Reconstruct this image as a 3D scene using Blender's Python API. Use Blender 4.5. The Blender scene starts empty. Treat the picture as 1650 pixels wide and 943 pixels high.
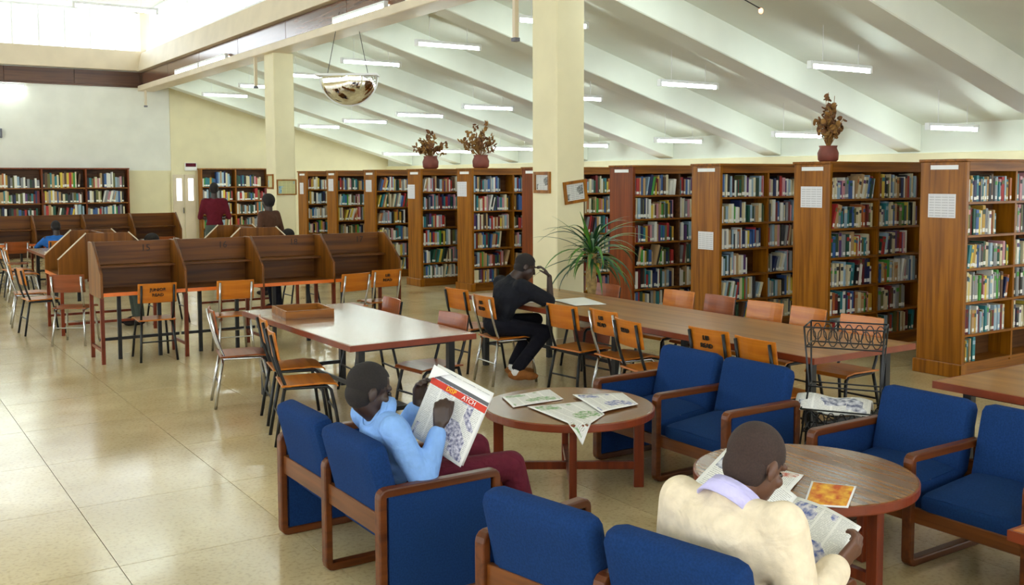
import bpy, math, random
from mathutils import Vector, Matrix
V = Vector
R = math.radians
random.seed(11)
S = bpy.context.scene
COL = S.collection

# ---------------------------------------------------------------- camera, world, exposure
cam = bpy.data.cameras.new('camera')
cam.sensor_width = 36.0
cam.lens = 35.41
cam.shift_y = -0.0397
cam.clip_end = 200
camo = bpy.data.objects.new('camera', cam)
COL.objects.link(camo)
_yaw, _pit = R(33.48), R(4.2)
_fw = V((math.sin(_yaw) * math.cos(_pit), math.cos(_yaw) * math.cos(_pit), -math.sin(_pit)))
_q = _fw.to_track_quat('-Z', 'Y')
camo.matrix_world = Matrix.Translation((0, 0, 1.85)) @ _q.to_matrix().to_4x4() @ Matrix.Rotation(R(-0.18), 4, 'Z')
S.camera = camo

w = bpy.data.worlds.new('sky')
S.world = w
w.use_nodes = True
_bg = w.node_tree.nodes['Background']
_bg.inputs[0].default_value = (0.93, 0.97, 1.0, 1)
_bg.inputs[1].default_value = SKY = 4.6
TUBE = 38.0
S.view_settings.view_transform = 'Standard'
S.view_settings.look = 'None'
S.view_settings.gamma = 1.0
S.view_settings.use_curve_mapping = False
S.view_settings.exposure = 0.36
S.cycles.use_denoising = True
S.cycles.max_bounces = 8
S.cycles.diffuse_bounces = 5
S.cycles.glossy_bounces = 4
S.cycles.transparent_max_bounces = 12
S.cycles.sample_clamp_indirect = 8
S.cycles.caustics_reflective = False
S.cycles.caustics_refractive = False

# ---------------------------------------------------------------- materials
def _new(name):
    m = bpy.data.materials.new(name)
    m.use_nodes = True
    nt = m.node_tree
    return m, nt, nt.nodes['Principled BSDF']

def srgb(r, g, b):
    f = lambda c: (c / 255 / 12.92) if c / 255 <= 0.04045 else ((c / 255 + 0.055) / 1.055) ** 2.4
    return (f(r), f(g), f(b), 1)

def noise_mix(nt, vec, scale, c1, c2, detail=3, lo=0.35, hi=0.65):
    n = nt.nodes.new('ShaderNodeTexNoise')
    n.inputs['Scale'].default_value = scale
    n.inputs['Detail'].default_value = detail
    nt.links.new(vec, n.inputs['Vector'])
    r = nt.nodes.new('ShaderNodeValToRGB')
    r.color_ramp.elements[0].position = lo
    r.color_ramp.elements[1].position = hi
    r.color_ramp.elements[0].color = c1
    r.color_ramp.elements[1].color = c2
    nt.links.new(n.outputs['Fac'], r.inputs[0])
    return r.outputs[0], n

def plain(name, c, rough=0.6, metal=0.0, var=0.12, scale=9, coat=0.0, bump=0.0, bscale=200, fold=0.0, spec=0.5):
    m, nt, b = _new(name)
    tc = nt.nodes.new('ShaderNodeTexCoord')
    a = tuple(max(0, v * (1 - var)) for v in c[:3]) + (1,)
    d = tuple(min(1, v * (1 + var)) for v in c[:3]) + (1,)
    out, n = noise_mix(nt, tc.outputs['Object'], scale, a, d)
    nt.links.new(out, b.inputs['Base Color'])
    b.inputs['Roughness'].default_value = rough
    b.inputs['Metallic'].default_value = metal
    b.inputs['Specular IOR Level'].default_value = spec
    b.inputs['Coat Weight'].default_value = coat
    if bump:
        n2 = nt.nodes.new('ShaderNodeTexNoise')
        n2.inputs['Scale'].default_value = bscale
        nt.links.new(tc.outputs['Object'], n2.inputs['Vector'])
        bp = nt.nodes.new('ShaderNodeBump')
        bp.inputs['Strength'].default_value = bump
        bp.inputs['Distance'].default_value = 0.004
        nt.links.new(n2.outputs['Fac'], bp.inputs['Height'])
        nt.links.new(bp.outputs[0], b.inputs['Normal'])
        if fold:
            n3 = nt.nodes.new('ShaderNodeTexNoise')
            n3.inputs['Scale'].default_value = 7; n3.inputs['Detail'].default_value = 2; n3.inputs['Distortion'].default_value = 1.6
            nt.links.new(tc.outputs['Object'], n3.inputs['Vector'])
            b3 = nt.nodes.new('ShaderNodeBump'); b3.inputs['Strength'].default_value = fold; b3.inputs['Distance'].default_value = 0.06
            nt.links.new(n3.outputs['Fac'], b3.inputs['Height']); nt.links.new(b3.outputs[0], bp.inputs['Normal'])
    return m

def wood(name, base, dark, axis='Z', rough=0.4, scale=1.0, coat=0.04):
    m, nt, b = _new(name)
    tc = nt.nodes.new('ShaderNodeTexCoord')
    mp = nt.nodes.new('ShaderNodeMapping')
    sc = [22 * scale] * 3
    sc['XYZ'.index(axis)] = 1.1 * scale
    mp.inputs['Scale'].default_value = sc
    nt.links.new(tc.outputs['Object'], mp.inputs['Vector'])
    out, n = noise_mix(nt, mp.outputs[0], 1.0, dark, base, detail=6, lo=0.3, hi=0.62)
    n.inputs['Distortion'].default_value = 0.6
    nt.links.new(out, b.inputs['Base Color'])
    b.inputs['Roughness'].default_value = rough
    b.inputs['Coat Weight'].default_value = coat
    b.inputs['Coat Roughness'].default_value = 0.2
    b.inputs['Specular IOR Level'].default_value = 0.3
    return m

def emit(name, c, s):
    m, nt, b = _new(name)
    b.inputs['Base Color'].default_value = (0.9, 0.9, 0.9, 1)
    b.inputs['Emission Color'].default_value = c
    b.inputs['Emission Strength'].default_value = s
    return m

M = {}
M['floor'] = None
def floor_mat():
    m, nt, b = _new('terrazzo')
    g = nt.nodes.new('ShaderNodeNewGeometry')
    c1, _ = noise_mix(nt, g.outputs['Position'], 1.3, srgb(188, 167, 124), srgb(211, 192, 150), detail=4)
    c2, _ = noise_mix(nt, g.outputs['Position'], 45, (0.62, 0.58, 0.5, 1), (1, 1, 1, 1), detail=4, lo=0.3, hi=0.5)
    mx = nt.nodes.new('ShaderNodeMix'); mx.data_type = 'RGBA'; mx.blend_type = 'MULTIPLY'
    mx.inputs[0].default_value = 0.6
    nt.links.new(c1, mx.inputs[6]); nt.links.new(c2, mx.inputs[7])
    oi = nt.nodes.new('ShaderNodeObjectInfo')
    mr = nt.nodes.new('ShaderNodeMapRange')
    mr.inputs[3].default_value = 0.93; mr.inputs[4].default_value = 1.05
    nt.links.new(oi.outputs['Random'], mr.inputs[0])
    hs = nt.nodes.new('ShaderNodeHueSaturation')
    nt.links.new(mr.outputs[0], hs.inputs['Value']); nt.links.new(mx.outputs[2], hs.inputs['Color'])
    nt.links.new(hs.outputs[0], b.inputs['Base Color'])
    r, _ = noise_mix(nt, g.outputs['Position'], 2.2, (0.15, 0.15, 0.15, 1), (0.20, 0.20, 0.20, 1), detail=3)
    nt.links.new(r, b.inputs['Roughness'])
    b.inputs['Specular IOR Level'].default_value = 0.95
    return m
M['floor'] = floor_mat()
M['joint'] = plain('joint_grout', srgb(90, 80, 66), 0.9)
M['cream'] = plain('cream_paint', srgb(226, 217, 180), 0.55, var=0.04, scale=2)
M['white_wall'] = plain('white_paint', srgb(226, 226, 218), 0.6, var=0.04, scale=2)
M['ceiling'] = plain('ceiling_paint', srgb(222, 226, 216), 0.7, var=0.03, scale=1.5)
M['beam'] = plain('beam_paint', srgb(228, 232, 222), 0.6, var=0.03, scale=1.5)
M['sill'] = plain('sill_paint', srgb(218, 203, 178), 0.5, var=0.05, scale=2)
M['board'] = wood('varnished_board', srgb(112, 74, 52), srgb(78, 46, 32), 'Y', 0.18, 0.7, 0.6)
M['board_x'] = wood('varnished_board_x', srgb(96, 62, 44), srgb(66, 38, 26), 'X', 0.3, 0.7, 0.3)
M['oak'] = wood('golden_oak', srgb(158, 98, 16), srgb(108, 60, 4), 'Z', 0.35, 1.0)
M['oak_x'] = wood('golden_oak_x', srgb(150, 92, 22), srgb(104, 58, 8), 'X', 0.4, 1.0)
M['redwood'] = wood('red_oak', srgb(128, 58, 8), srgb(92, 36, 2), 'Z', 0.35, 1.0)
M['case_dark'] = wood('case_inner', srgb(96, 60, 30), srgb(66, 38, 18), 'X', 0.55, 1.0, 0.05)
M['carrel'] = wood('carrel_wood', srgb(114, 66, 14), srgb(70, 36, 4), 'X', 0.42, 0.8)
M['carrel_z'] = wood('carrel_wood_z', srgb(132, 80, 20), srgb(86, 46, 6), 'Z', 0.42, 0.8)
M['carrel_y'] = wood('carrel_wood_y', srgb(114, 66, 14), srgb(70, 36, 4), 'Y', 0.42, 0.8)
M['desk_edge'] = plain('orange_lipping', srgb(222, 112, 38), 0.35, var=0.1)
M['top_y'] = wood('table_top', srgb(158, 112, 66), srgb(126, 84, 46), 'Y', 0.24, 0.6, 0.8)
M['top_x'] = wood('table_top_x', srgb(158, 112, 66), srgb(122, 80, 46), 'X', 0.24, 0.6, 0.6)
M['top_gold'] = wood('golden_table_top', srgb(176, 126, 62), srgb(140, 94, 42), 'Y', 0.28, 0.6, 0.4)
M['edge'] = plain('table_lipping', srgb(120, 50, 22), 0.35, var=0.12)
M['round_top'] = wood('round_table_top', srgb(132, 88, 46), srgb(100, 64, 32), 'X', 0.26, 1.7, 0.3)
M['round_leg'] = wood('round_table_leg', srgb(124, 50, 20), srgb(88, 32, 12), 'Z', 0.35, 1)
M['sofa_wood'] = wood('sofa_frame_wood', srgb(102, 52, 18), srgb(70, 32, 8), 'X', 0.38, 1, 0.12)
M['sofa_wood_y'] = wood('sofa_rail_wood', srgb(112, 62, 22), srgb(78, 40, 10), 'Y', 0.38, 1, 0.12)
M['blue'] = plain('blue_wool', srgb(22, 52, 102), 0.95, spec=0.15, var=0.14, scale=120, bump=0.5, bscale=500)
M['ply'] = wood('chair_ply', srgb(196, 116, 30), srgb(164, 86, 14), 'Y', 0.3, 0.7, 0.4)
M['ply_b'] = wood('chair_ply_brown', srgb(150, 78, 32), srgb(116, 54, 18), 'Y', 0.3, 0.7, 0.4)
M['black'] = plain('black_metal', srgb(28, 28, 30), 0.4, 0.3)
M['chrome'] = plain('chrome_tube', srgb(190, 190, 190), 0.22, 1.0, var=0.05)
M['ink'] = plain('stencil_ink', srgb(40, 26, 14), 0.7)
M['white'] = plain('white_enamel', srgb(236, 238, 240), 0.4, var=0.02)
M['paper'] = plain('plain_paper', srgb(236, 236, 236), 0.8, var=0.02)
M['tube'] = emit('lit_tube', (0.86, 1.0, 0.96, 1), TUBE)
M['glass'] = None
def glass_mat():
    m = bpy.data.materials.new('window_glass'); m.use_nodes = True
    nt = m.node_tree; nt.nodes.clear()
    o = nt.nodes.new('ShaderNodeOutputMaterial')
    t = nt.nodes.new('ShaderNodeBsdfTransparent'); t.inputs[0].default_value = (0.95, 0.97, 0.98, 1)
    g = nt.nodes.new('ShaderNodeBsdfGlossy'); g.inputs['Roughness'].default_value = 0.02
    x = nt.nodes.new('ShaderNodeMixShader'); x.inputs[0].default_value = 0.06
    nt.links.new(t.outputs[0], x.inputs[1]); nt.links.new(g.outputs[0], x.inputs[2]); nt.links.new(x.outputs[0], o.inputs[0])
    return m
M['glass'] = glass_mat()
M['mirror'] = plain('mirror_dome', (0.9, 0.9, 0.9, 1), 0.03, 1.0, var=0.0)
M['clay'] = plain('red_clay', srgb(124, 62, 48), 0.6, var=0.15, scale=6)
M['dry'] = plain('dried_stem', srgb(140, 100, 48), 0.8, var=0.3, scale=20)
M['dry2'] = plain('dried_flower', srgb(112, 72, 38), 0.8, var=0.4, scale=30)
M['leaf'] = plain('strap_leaf', srgb(74, 122, 44), 0.4, var=0.35, scale=6)
M['leaf2'] = plain('strap_leaf_dark', srgb(36, 74, 42), 0.4, var=0.3, scale=6)
M['trunk'] = plain('yucca_trunk', srgb(156, 128, 80), 0.9, var=0.25, scale=30, bump=0.6, bscale=60)
M['skin'] = plain('brown_skin', srgb(92, 58, 42), 0.45, var=0.1, scale=14)
M['skin2'] = plain('dark_brown_skin', srgb(52, 34, 28), 0.45, var=0.1, scale=14)
M['hair'] = plain('cropped_hair', srgb(30, 24, 24), 0.9, var=0.25, scale=160, bump=0.8, bscale=500)
M['hair2'] = plain('cropped_hair_brown', srgb(54, 37, 33), 0.85, var=0.2, scale=160, bump=0.6, bscale=500)
M['eye'] = plain('dark_eye', srgb(24, 16, 14), 0.2)
for k, c in dict(shirt_blue=(128, 168, 228), collar=(196, 190, 236), cream_knit=(226, 210, 186), maroon=(92, 28, 44), black_cloth=(26, 27, 34), black_trouser=(24, 24, 34),
                 red_knit=(92, 22, 36), grey_trouser=(74, 82, 74), brown_jacket=(84, 56, 44), blue_shirt=(42, 100, 176), sock=(232, 232, 236), tan_shoe=(150, 96, 52), dark_shoe=(38, 30, 28), grey_cloth=(120, 120, 130)).items():
    M[k] = plain(k, srgb(*c), 0.9, var=0.07, scale=24, bump=0.25, bscale=160, fold=0.32, spec=0.2)

def print_mat(name, ground=(232, 230, 228), ink=(70, 70, 84), pic=None, band=None, lines=46, pics=2.2, thr=0.6, ps=14):
    """newsprint in UV space: text lines in columns, picture blocks, optional colour band across the top"""
    m, nt, b = _new(name)
    N, L = nt.nodes, nt.links
    tc = N.new('ShaderNodeTexCoord')
    sp = N.new('ShaderNodeSeparateXYZ'); L.new(tc.outputs['UV'], sp.inputs[0])
    def ma(op, a, bb=None, c=None):
        n = N.new('ShaderNodeMath'); n.operation = op
        for i, v in enumerate((a, bb, c)):
            if v is None: continue
            if isinstance(v, (int, float)): n.inputs[i].default_value = v
            else: L.new(v, n.inputs[i])
        return n.outputs[0]
    u, v = sp.outputs[0], sp.outputs[1]
    ln = ma('GREATER_THAN', ma('FRACT', ma('MULTIPLY', v, lines)), 0.5)
    col = ma('LESS_THAN', ma('FRACT', ma('MULTIPLY', u, 4.0)), 0.88)
    nz = N.new('ShaderNodeTexNoise'); nz.inputs['Scale'].default_value = 60; L.new(tc.outputs['UV'], nz.inputs[0])
    wd = ma('GREATER_THAN', nz.outputs['Fac'], 0.42)
    tx = ma('MULTIPLY', ma('MULTIPLY', ln, col), wd)
    vo = N.new('ShaderNodeTexVoronoi'); vo.distance = 'CHEBYCHEV'; vo.inputs['Scale'].default_value = pics * 1.6
    L.new(tc.outputs['UV'], vo.inputs['Vector'])
    sc = N.new('ShaderNodeSeparateColor'); L.new(vo.outputs['Color'], sc.inputs[0])
    pm = ma('GREATER_THAN', sc.outputs[0], thr)
    pc, _ = noise_mix(nt, tc.outputs['UV'], ps, srgb(*(pic[0] if pic else (88, 92, 120))), srgb(*(pic[1] if pic else (214, 214, 224))), detail=5)
    m1 = N.new('ShaderNodeMix'); m1.data_type = 'RGBA'
    m1.inputs[6].default_value = srgb(*ground); m1.inputs[7].default_value = srgb(*ink)
    L.new(ma('MULTIPLY', tx, 0.42), m1.inputs[0])
    m2 = N.new('ShaderNodeMix'); m2.data_type = 'RGBA'
    L.new(pm, m2.inputs[0]); L.new(m1.outputs[2], m2.inputs[6]); L.new(pc, m2.inputs[7])
    # clean white margin
    mu = ma('LESS_THAN', ma('ABSOLUTE', ma('SUBTRACT', u, 0.5)), 0.455)
    mv = ma('LESS_THAN', ma('ABSOLUTE', ma('SUBTRACT', v, 0.5)), 0.46)
    m3 = N.new('ShaderNodeMix'); m3.data_type = 'RGBA'
    m3.inputs[6].default_value = srgb(*ground)
    L.new(ma('MULTIPLY', mu, mv), m3.inputs[0]); L.new(m2.outputs[2], m3.inputs[7])
    out = m3.outputs[2]
    for bd in (band or []):
        v0, v1, c = bd
        inb = ma('MULTIPLY', ma('GREATER_THAN', v, v0), ma('LESS_THAN', v, v1))
        m4 = N.new('ShaderNodeMix'); m4.data_type = 'RGBA'
        L.new(inb, m4.inputs[0]); L.new(out, m4.inputs[6]); m4.inputs[7].default_value = srgb(*c)
        out = m4.outputs[2]
    L.new(out, b.inputs['Base Color'])
    b.inputs['Roughness'].default_value = 0.85
    return m
M['news'] = print_mat('newsprint')
M['news_green'] = print_mat('newsprint_green', pic=((96, 150, 80), (214, 210, 206)))
M['news_blue'] = print_mat('newsprint_blue', pic=((80, 96, 160), (220, 214, 220)))
M['news_red'] = print_mat('newsprint_red', pic=((176, 84, 70), (224, 214, 206)))
M['front_page'] = print_mat('front_page', thr=0.5, ps=24, pic=((96, 96, 132), (222, 218, 230)), band=[(0.86, 0.91, (96, 94, 100)), (0.76, 0.85, (206, 62, 46)), (0.91, 1.0, (238, 236, 240))])
M['notice'] = print_mat('notice_print', ground=(226, 226, 232), ink=(120, 120, 132), lines=9, pics=1, thr=2.0)
M['magazine'] = print_mat('magazine_cover', ground=(232, 228, 228), pic=((196, 84, 34), (238, 186, 66)), lines=8, pics=0.6, thr=-1, ps=4)
M['photo'] = print_mat('framed_photo', ground=(210, 210, 206), pic=((40, 44, 48), (170, 172, 168)), lines=9, pics=1.2)
M['poster'] = print_mat('blue_poster', ground=(206, 204, 150), pic=((60, 130, 180), (190, 214, 206)), lines=9, pics=0.8)

# ---------------------------------------------------------------- mesh helpers
class MB:
    def __init__(s):
        s.v, s.f, s.m = [], [], []
    def add(s, vs, fs, mi=0):
        o = len(s.v)
        s.v += [tuple(x) for x in vs]
        s.f += [tuple(i + o for i in f) for f in fs]
        s.m += [mi] * len(fs)
        return s
    def box(s, x0, x1, y0, y1, z0, z1, mi=0):
        return s.add([(x0, y0, z0), (x1, y0, z0), (x1, y1, z0), (x0, y1, z0), (x0, y0, z1), (x1, y0, z1), (x1, y1, z1), (x0, y1, z1)],
                     [(0, 3, 2, 1), (4, 5, 6, 7), (0, 1, 5, 4), (1, 2, 6, 5), (2, 3, 7, 6), (3, 0, 4, 7)], mi)
    def prism(s, poly, axis, a, b, mi=0):
        """poly of 2d points extruded along axis from a to b ('x': pts are (y,z); 'y': (x,z); 'z': (x,y))"""
        def p(q, t):
            return {'x': (t, q[0], q[1]), 'y': (q[0], t, q[1]), 'z': (q[0], q[1], t)}[axis]
        n = len(poly)
        vs = [p(q, a) for q in poly] + [p(q, b) for q in poly]
        fs = [tuple(range(n))[::-1], tuple(range(n, 2 * n))] + [(i, (i + 1) % n, n + (i + 1) % n, n + i) for i in range(n)]
        return s.add(vs, fs, mi)
    def tube(s, pts, r, n=8, mi=0, closed=False, rect=None):
        pts = [V(p) for p in pts]
        k = len(pts)
        rs = r if isinstance(r, (list, tuple)) else [r] * k
        rings = []
        up = None
        for i, p in enumerate(pts):
            if closed:
                t = (pts[(i + 1) % k] - pts[i - 1])
            else:
                t = pts[min(i + 1, k - 1)] - pts[max(i - 1, 0)]
            t.normalize()
            if up is None:
                up = V((0, 0, 1)) if abs(t.z) < 0.9 else V((1, 0, 0))
            a = t.cross(up)
            if a.length < 1e-4: a = t.cross(V((0, 1, 0)))
            a.normalize(); b2 = a.cross(t).normalized(); up = b2
            if rect:
                rings.append([p + a * (rect[0] / 2 * sx) + b2 * (rect[1] / 2 * sy) for sx, sy in ((1, 1), (-1, 1), (-1, -1), (1, -1))])
            else:
                rings.append([p + (a * math.cos(2 * math.pi * j / n) + b2 * math.sin(2 * math.pi * j / n)) * rs[i] for j in range(n)])
        nn = len(rings[0])
        vs = [q for g in rings for q in g]
        fs = []
        for i in range(k if closed else k - 1):
            i2 = (i + 1) % k
            for j in range(nn):
                fs.append((i * nn + j, i * nn + (j + 1) % nn, i2 * nn + (j + 1) % nn, i2 * nn + j))
        if not closed:
            fs.append(tuple(range(nn))[::-1]); fs.append(tuple((k - 1) * nn + j for j in range(nn)))
        return s.add(vs, fs, mi)
    def lathe(s, prof, n=24, c=(0, 0, 0), mi=0):
        vs, fs = [], []
        for r, z in prof:
            vs += [(c[0] + r * math.cos(2 * math.pi * j / n), c[1] + r * math.sin(2 * math.pi * j / n), c[2] + z) for j in range(n)]
        for i in range(len(prof) - 1):
            for j in range(n):
                fs.append((i * n + j, i * n + (j + 1) % n, (i + 1) * n + (j + 1) % n, (i + 1) * n + j))
        fs.append(tuple(range(n))[::-1]); fs.append(tuple((len(prof) - 1) * n + j for j in range(n)))
        return s.add(vs, fs, mi)
    def ell(s, c, rad, B=None, n=16, k=10, mi=0):
        c = V(c); B = B or Matrix.Identity(3)
        vs = [c + B @ V((0, 0, rad[2]))]
        for i in range(1, k):
            t = math.pi * i / k
            for j in range(n):
                a = 2 * math.pi * j / n
                vs.append(c + B @ V((rad[0] * math.sin(t) * math.cos(a), rad[1] * math.sin(t) * math.sin(a), rad[2] * math.cos(t))))
        vs.append(c + B @ V((0, 0, -rad[2])))
        fs = [(0, 1 + j, 1 + (j + 1) % n) for j in range(n)]
        for i in range(k - 2):
            for j in range(n):
                fs.append((1 + i * n + j, 1 + (i + 1) * n + j, 1 + (i + 1) * n + (j + 1) % n, 1 + i * n + (j + 1) % n))
        e = len(vs) - 1; o = 1 + (k - 2) * n
        fs += [(e, o + (j + 1) % n, o + j) for j in range(n)]
        return s.add(vs, fs, mi)
    def cap(s, a, b, ra, rb, n=14, mi=0):
        """tapered capsule"""
        a, b = V(a), V(b)
        d = b - a
        L = d.length
        if L < 1e-5: return s.ell(a, (ra, ra, ra))
        B = d.to_track_quat('Z', 'Y').to_matrix()
        prof = [(ra * math.cos(t), ra * math.sin(t)) for t in [R(x) for x in (-85, -60, -30, 0)]] + [(rb * math.cos(t), L + rb * math.sin(t)) for t in [R(x) for x in (0, 30, 60, 85)]]
        t = MB().lathe(prof, n)
        return s.add([a + B @ V(q) for q in t.v], t.f, mi)
    def grid(s, fn, nu, nv, mi=0, thick=0.0):
        vs = [V(fn(i / nu, j / nv)) for j in range(nv + 1) for i in range(nu + 1)]
        fs = [(j * (nu + 1) + i, j * (nu + 1) + i + 1, (j + 1) * (nu + 1) + i + 1, (j + 1) * (nu + 1) + i) for j in range(nv) for i in range(nu)]
        s.uvs = [(i / nu, j / nv) for j in range(nv + 1) for i in range(nu + 1)]
        return s.add(vs, fs, mi)
    def mesh(s, name, smooth=False, mats=None, uv=False):
        me = bpy.data.meshes.new(name)
        me.from_pydata(s.v, [], s.f)
        if mats:
            for m in mats: me.materials.append(m)
            if len(mats) > 1: me.polygons.foreach_set('material_index', s.m)
        if smooth: me.polygons.foreach_set('use_smooth', [True] * len(s.f))
        if uv:
            ul = me.uv_layers.new(name='UVMap')
            for l in me.loops: ul.data[l.index].uv = s.uvs[l.vertex_index]
        me.update()
        return me
    def build(s, name, mat, parent=None, smooth=False, bevel=0, seg=1, uv=False, loc=None, rot=None, solid=0):
        mats = mat if isinstance(mat, list) else [mat]
        me = s.mesh(name, smooth, mats, uv)
        return obj(name, me, parent, bevel, seg, loc, rot, solid)

def obj(name, me, parent=None, bevel=0, seg=1, loc=None, rot=None, solid=0):
    o = bpy.data.objects.new(name, me)
    COL.objects.link(o)
    if parent is not None: o.parent = parent
    if loc is not None: o.location = loc
    if rot is not None: o.rotation_euler = rot
    if bevel:
        b = o.modifiers.new('bevel', 'BEVEL'); b.width = bevel; b.segments = seg; b.limit_method = 'ANGLE'; b.angle_limit = R(40)
    if solid:
        b = o.modifiers.new('solid', 'SOLIDIFY'); b.thickness = solid; b.offset = 0
    return o

def tag(o, label, cat, group=None):
    o['label'] = label; o['category'] = cat
    if group: o['group'] = group
    return o
def thing(name, label, cat, loc=(0, 0, 0), rz=0, group=None):
    o = bpy.data.objects.new(name, None)
    o.empty_display_size = 0.1
    COL.objects.link(o)
    o.location = loc; o.rotation_euler = (0, 0, rz)
    return tag(o, label, cat, group)
def struct(o):
    o['kind'] = 'structure'
    return o
KIDS = {}
def copy_tree(o, parent=None):
    c = o.copy(); COL.objects.link(c)
    if parent is not None: c.parent = parent
    for ch in [x for x in o.children]:
        copy_tree(ch, c)
    return c
def clone(o, label, loc, rz, group=None):
    c = copy_tree(o)
    c.location = loc; c.rotation_euler = (0, 0, rz); c['label'] = label
    if group: c['group'] = group
    return c
def text(name, body, size, mat, parent, M4, depth=0.0008, align='CENTER'):
    cu = bpy.data.curves.new(name, 'FONT')
    cu.body = body; cu.size = size; cu.align_x = align; cu.align_y = 'CENTER'; cu.extrude = depth; cu.resolution_u = 2
    t = bpy.data.objects.new(name, cu); COL.objects.link(t)
    dg = bpy.context.evaluated_depsgraph_get()
    me = bpy.data.meshes.new_from_object(t.evaluated_get(dg))
    bpy.data.objects.remove(t); bpy.data.curves.remove(cu)
    me.materials.clear(); me.materials.append(mat)
    me.transform(M4)
    me.name = name
    return obj(name, me, parent)
def frame_m(o, x, y):
    """4x4 with local x along x, local y along y, origin o"""
    x = V(x).normalized(); y = V(y).normalized(); z = x.cross(y)
    m = Matrix((x, y, z)).transposed().to_4x4(); m.translation = V(o)
    return m
# ---------------------------------------------------------------- the building
WY = 26.1            # end wall
NX = 6.26            # line of columns / clerestory
OX = 13.0            # outer wall of the aisle
LX, RY = -6.3, -4.5  # the sides of the hall behind the photographer
def soffit(x): return 2.207 + 0.287 * (OX - x)

# floor slabs
fl = MB().box(LX, OX, RY, WY, -0.14, -0.006).build('floor', M['joint']); struct(fl)
xs = [1.02 + 0.87 * i for i in range(-9, 15)]
ys = [4.96 + 1.03 * i for i in range(-9, 22)]
cells = []
for i in range(len(xs) - 1):
    for j in range(len(ys) - 1):
        x0, x1, y0, y1 = max(xs[i], LX), min(xs[i + 1], OX), max(ys[j], RY), min(ys[j + 1], WY)
        if x1 - x0 < 0.05 or y1 - y0 < 0.05: continue
        cx, cy = (x0 + x1) / 2, (y0 + y1) / 2
        dep = cx * 0.5517 + cy * 0.834; lat = cx * 0.834 - cy * 0.5517
        seen = dep > 3.2 and abs(lat / dep) < 0.56
        cells.append((0 if seen else 1, dep, x0, x1, y0, y1))
cells.sort()
g = 0.004
slabm = {}
rest = MB()
for n, (h, dep, x0, x1, y0, y1) in enumerate(cells):
    if n < 300 and h == 0:
        key = (round(x1 - x0, 3), round(y1 - y0, 3))
        if key not in slabm:
            slabm[key] = MB().box(-key[0] / 2 + g / 2, key[0] / 2 - g / 2, -key[1] / 2 + g / 2, key[1] / 2 - g / 2, -0.005, 0).mesh('floor_slab', False, [M['floor']])
        obj('floor_slab', slabm[key], fl, loc=((x0 + x1) / 2, (y0 + y1) / 2, 0))
    else:
        rest.box(x0 + g / 2, x1 - g / 2, y0 + g / 2, y1 - g / 2, -0.005, 0)
o = rest.build('floor_slab_field', M['floor'], fl); o['kind'] = 'stuff'

# end wall, white above and cream below, cream in the aisle
wb = MB().box(LX, 6.92, WY, WY + 0.25, 2.06, 4.6).build('wall_back', M['white_wall']); struct(wb)
MB().box(LX, 6.92, WY, WY + 0.25, 0, 2.06).build('dado', M['cream'], wb)
MB().box(6.92, OX, WY - 0.03, WY + 0.25, 0, 5.2).build('aisle_wall', M['cream'], wb)
struct(MB().box(LX, NX + 0.1, WY - 0.16, WY + 0.25, 4.50, 4.98).build('trim_1', M['sill'], bevel=0.01))
tb = struct(MB().box(LX, NX, WY - 0.03, WY, 4.10, 4.48).build('trim_2', M['board_x']))
for i in range(8):
    MB().box(-0.755, 0.755, -0.02, 0.0, 4.14, 4.474).build('fascia_board', M['board_x'], tb, bevel=0.004, loc=(NX - 0.8 - 1.52 * i, WY - 0.03, 0))

# clerestory side: beam, boards, sill, windows
struct(MB().box(NX - 0.10, NX + 0.30, RY, WY, 4.02, 4.15).build('trim_3', M['sill'], bevel=0.01))
fb = struct(MB().box(NX + 0.02, NX + 0.25, RY, WY, 4.15, 4.56).build('trim_4', M['board']))
bm = MB().box(-0.03, 0.0, -1.22, 1.22, 4.16, 4.48).mesh('fascia_board', False, [M['board']])
for i in range(12):
    obj('fascia_board', bm, fb, bevel=0.004, loc=(NX + 0.02, 24.85 - 2.45 * i, 0))
struct(MB().prism([(NX - 0.12, 4.49), (NX + 0.25, 4.49), (NX + 0.25, 5.0), (NX + 0.1, 5.0), (NX - 0.04, 4.93)], 'y', RY, WY).build('trim_5', M['sill'], bevel=0.008))
def window_row(name, along, a0, a1, fixed, z0, z1, step, bar=0.045):
    """glazed strip: frame, mullions and panes"""
    m = MB()
    if along == 'y':
        m.box(fixed - .03, fixed + .03, a0, a1, z0, z0 + .05); m.box(fixed - .03, fixed + .03, a0, a1, z1 - .05, z1)
    else:
        m.box(a0, a1, fixed - .03, fixed + .03, z0, z0 + .05); m.box(a0, a1, fixed - .03, fixed + .03, z1 - .05, z1)
    w_ = struct(m.build(name, M['white']))
    n = max(1, round((a1 - a0) / step)); st = (a1 - a0) / n
    if along == 'y':
        bmesh_ = MB().box(-bar / 2, bar / 2, -bar / 2, bar / 2, z0, z1).mesh('mullion', False, [M['white']])
        pm = MB().box(-0.003, 0.003, 0.0, st, z0 + .04, z1 - .04).mesh('pane', False, [M['glass']])
        for i in range(n + 1): obj('mullion', bmesh_, w_, loc=(fixed, a0 + st * i, 0))
        for i in range(n): obj('pane', pm, w_, loc=(fixed, a0 + st * i, 0))
    else:
        bmesh_ = MB().box(-bar / 2, bar / 2, -bar / 2, bar / 2, z0, z1).mesh('mullion', False, [M['white']])
        pm = MB().box(0, st, -0.003, 0.003, z0 + .04, z1 - .04).mesh('pane', False, [M['glass']])
        for i in range(n + 1): obj('mullion', bmesh_, w_, loc=(a0 + st * i, fixed, 0))
        for i in range(n): obj('pane', pm, w_, loc=(a0 + st * i, fixed, 0))
    return w_
window_row('window_1', 'y', RY, WY, NX + 0.13, 4.98, 5.97, 0.62)
window_row('window_2', 'x', LX, NX, WY + 0.1, 4.96, 5.97, 0.57)
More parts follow.
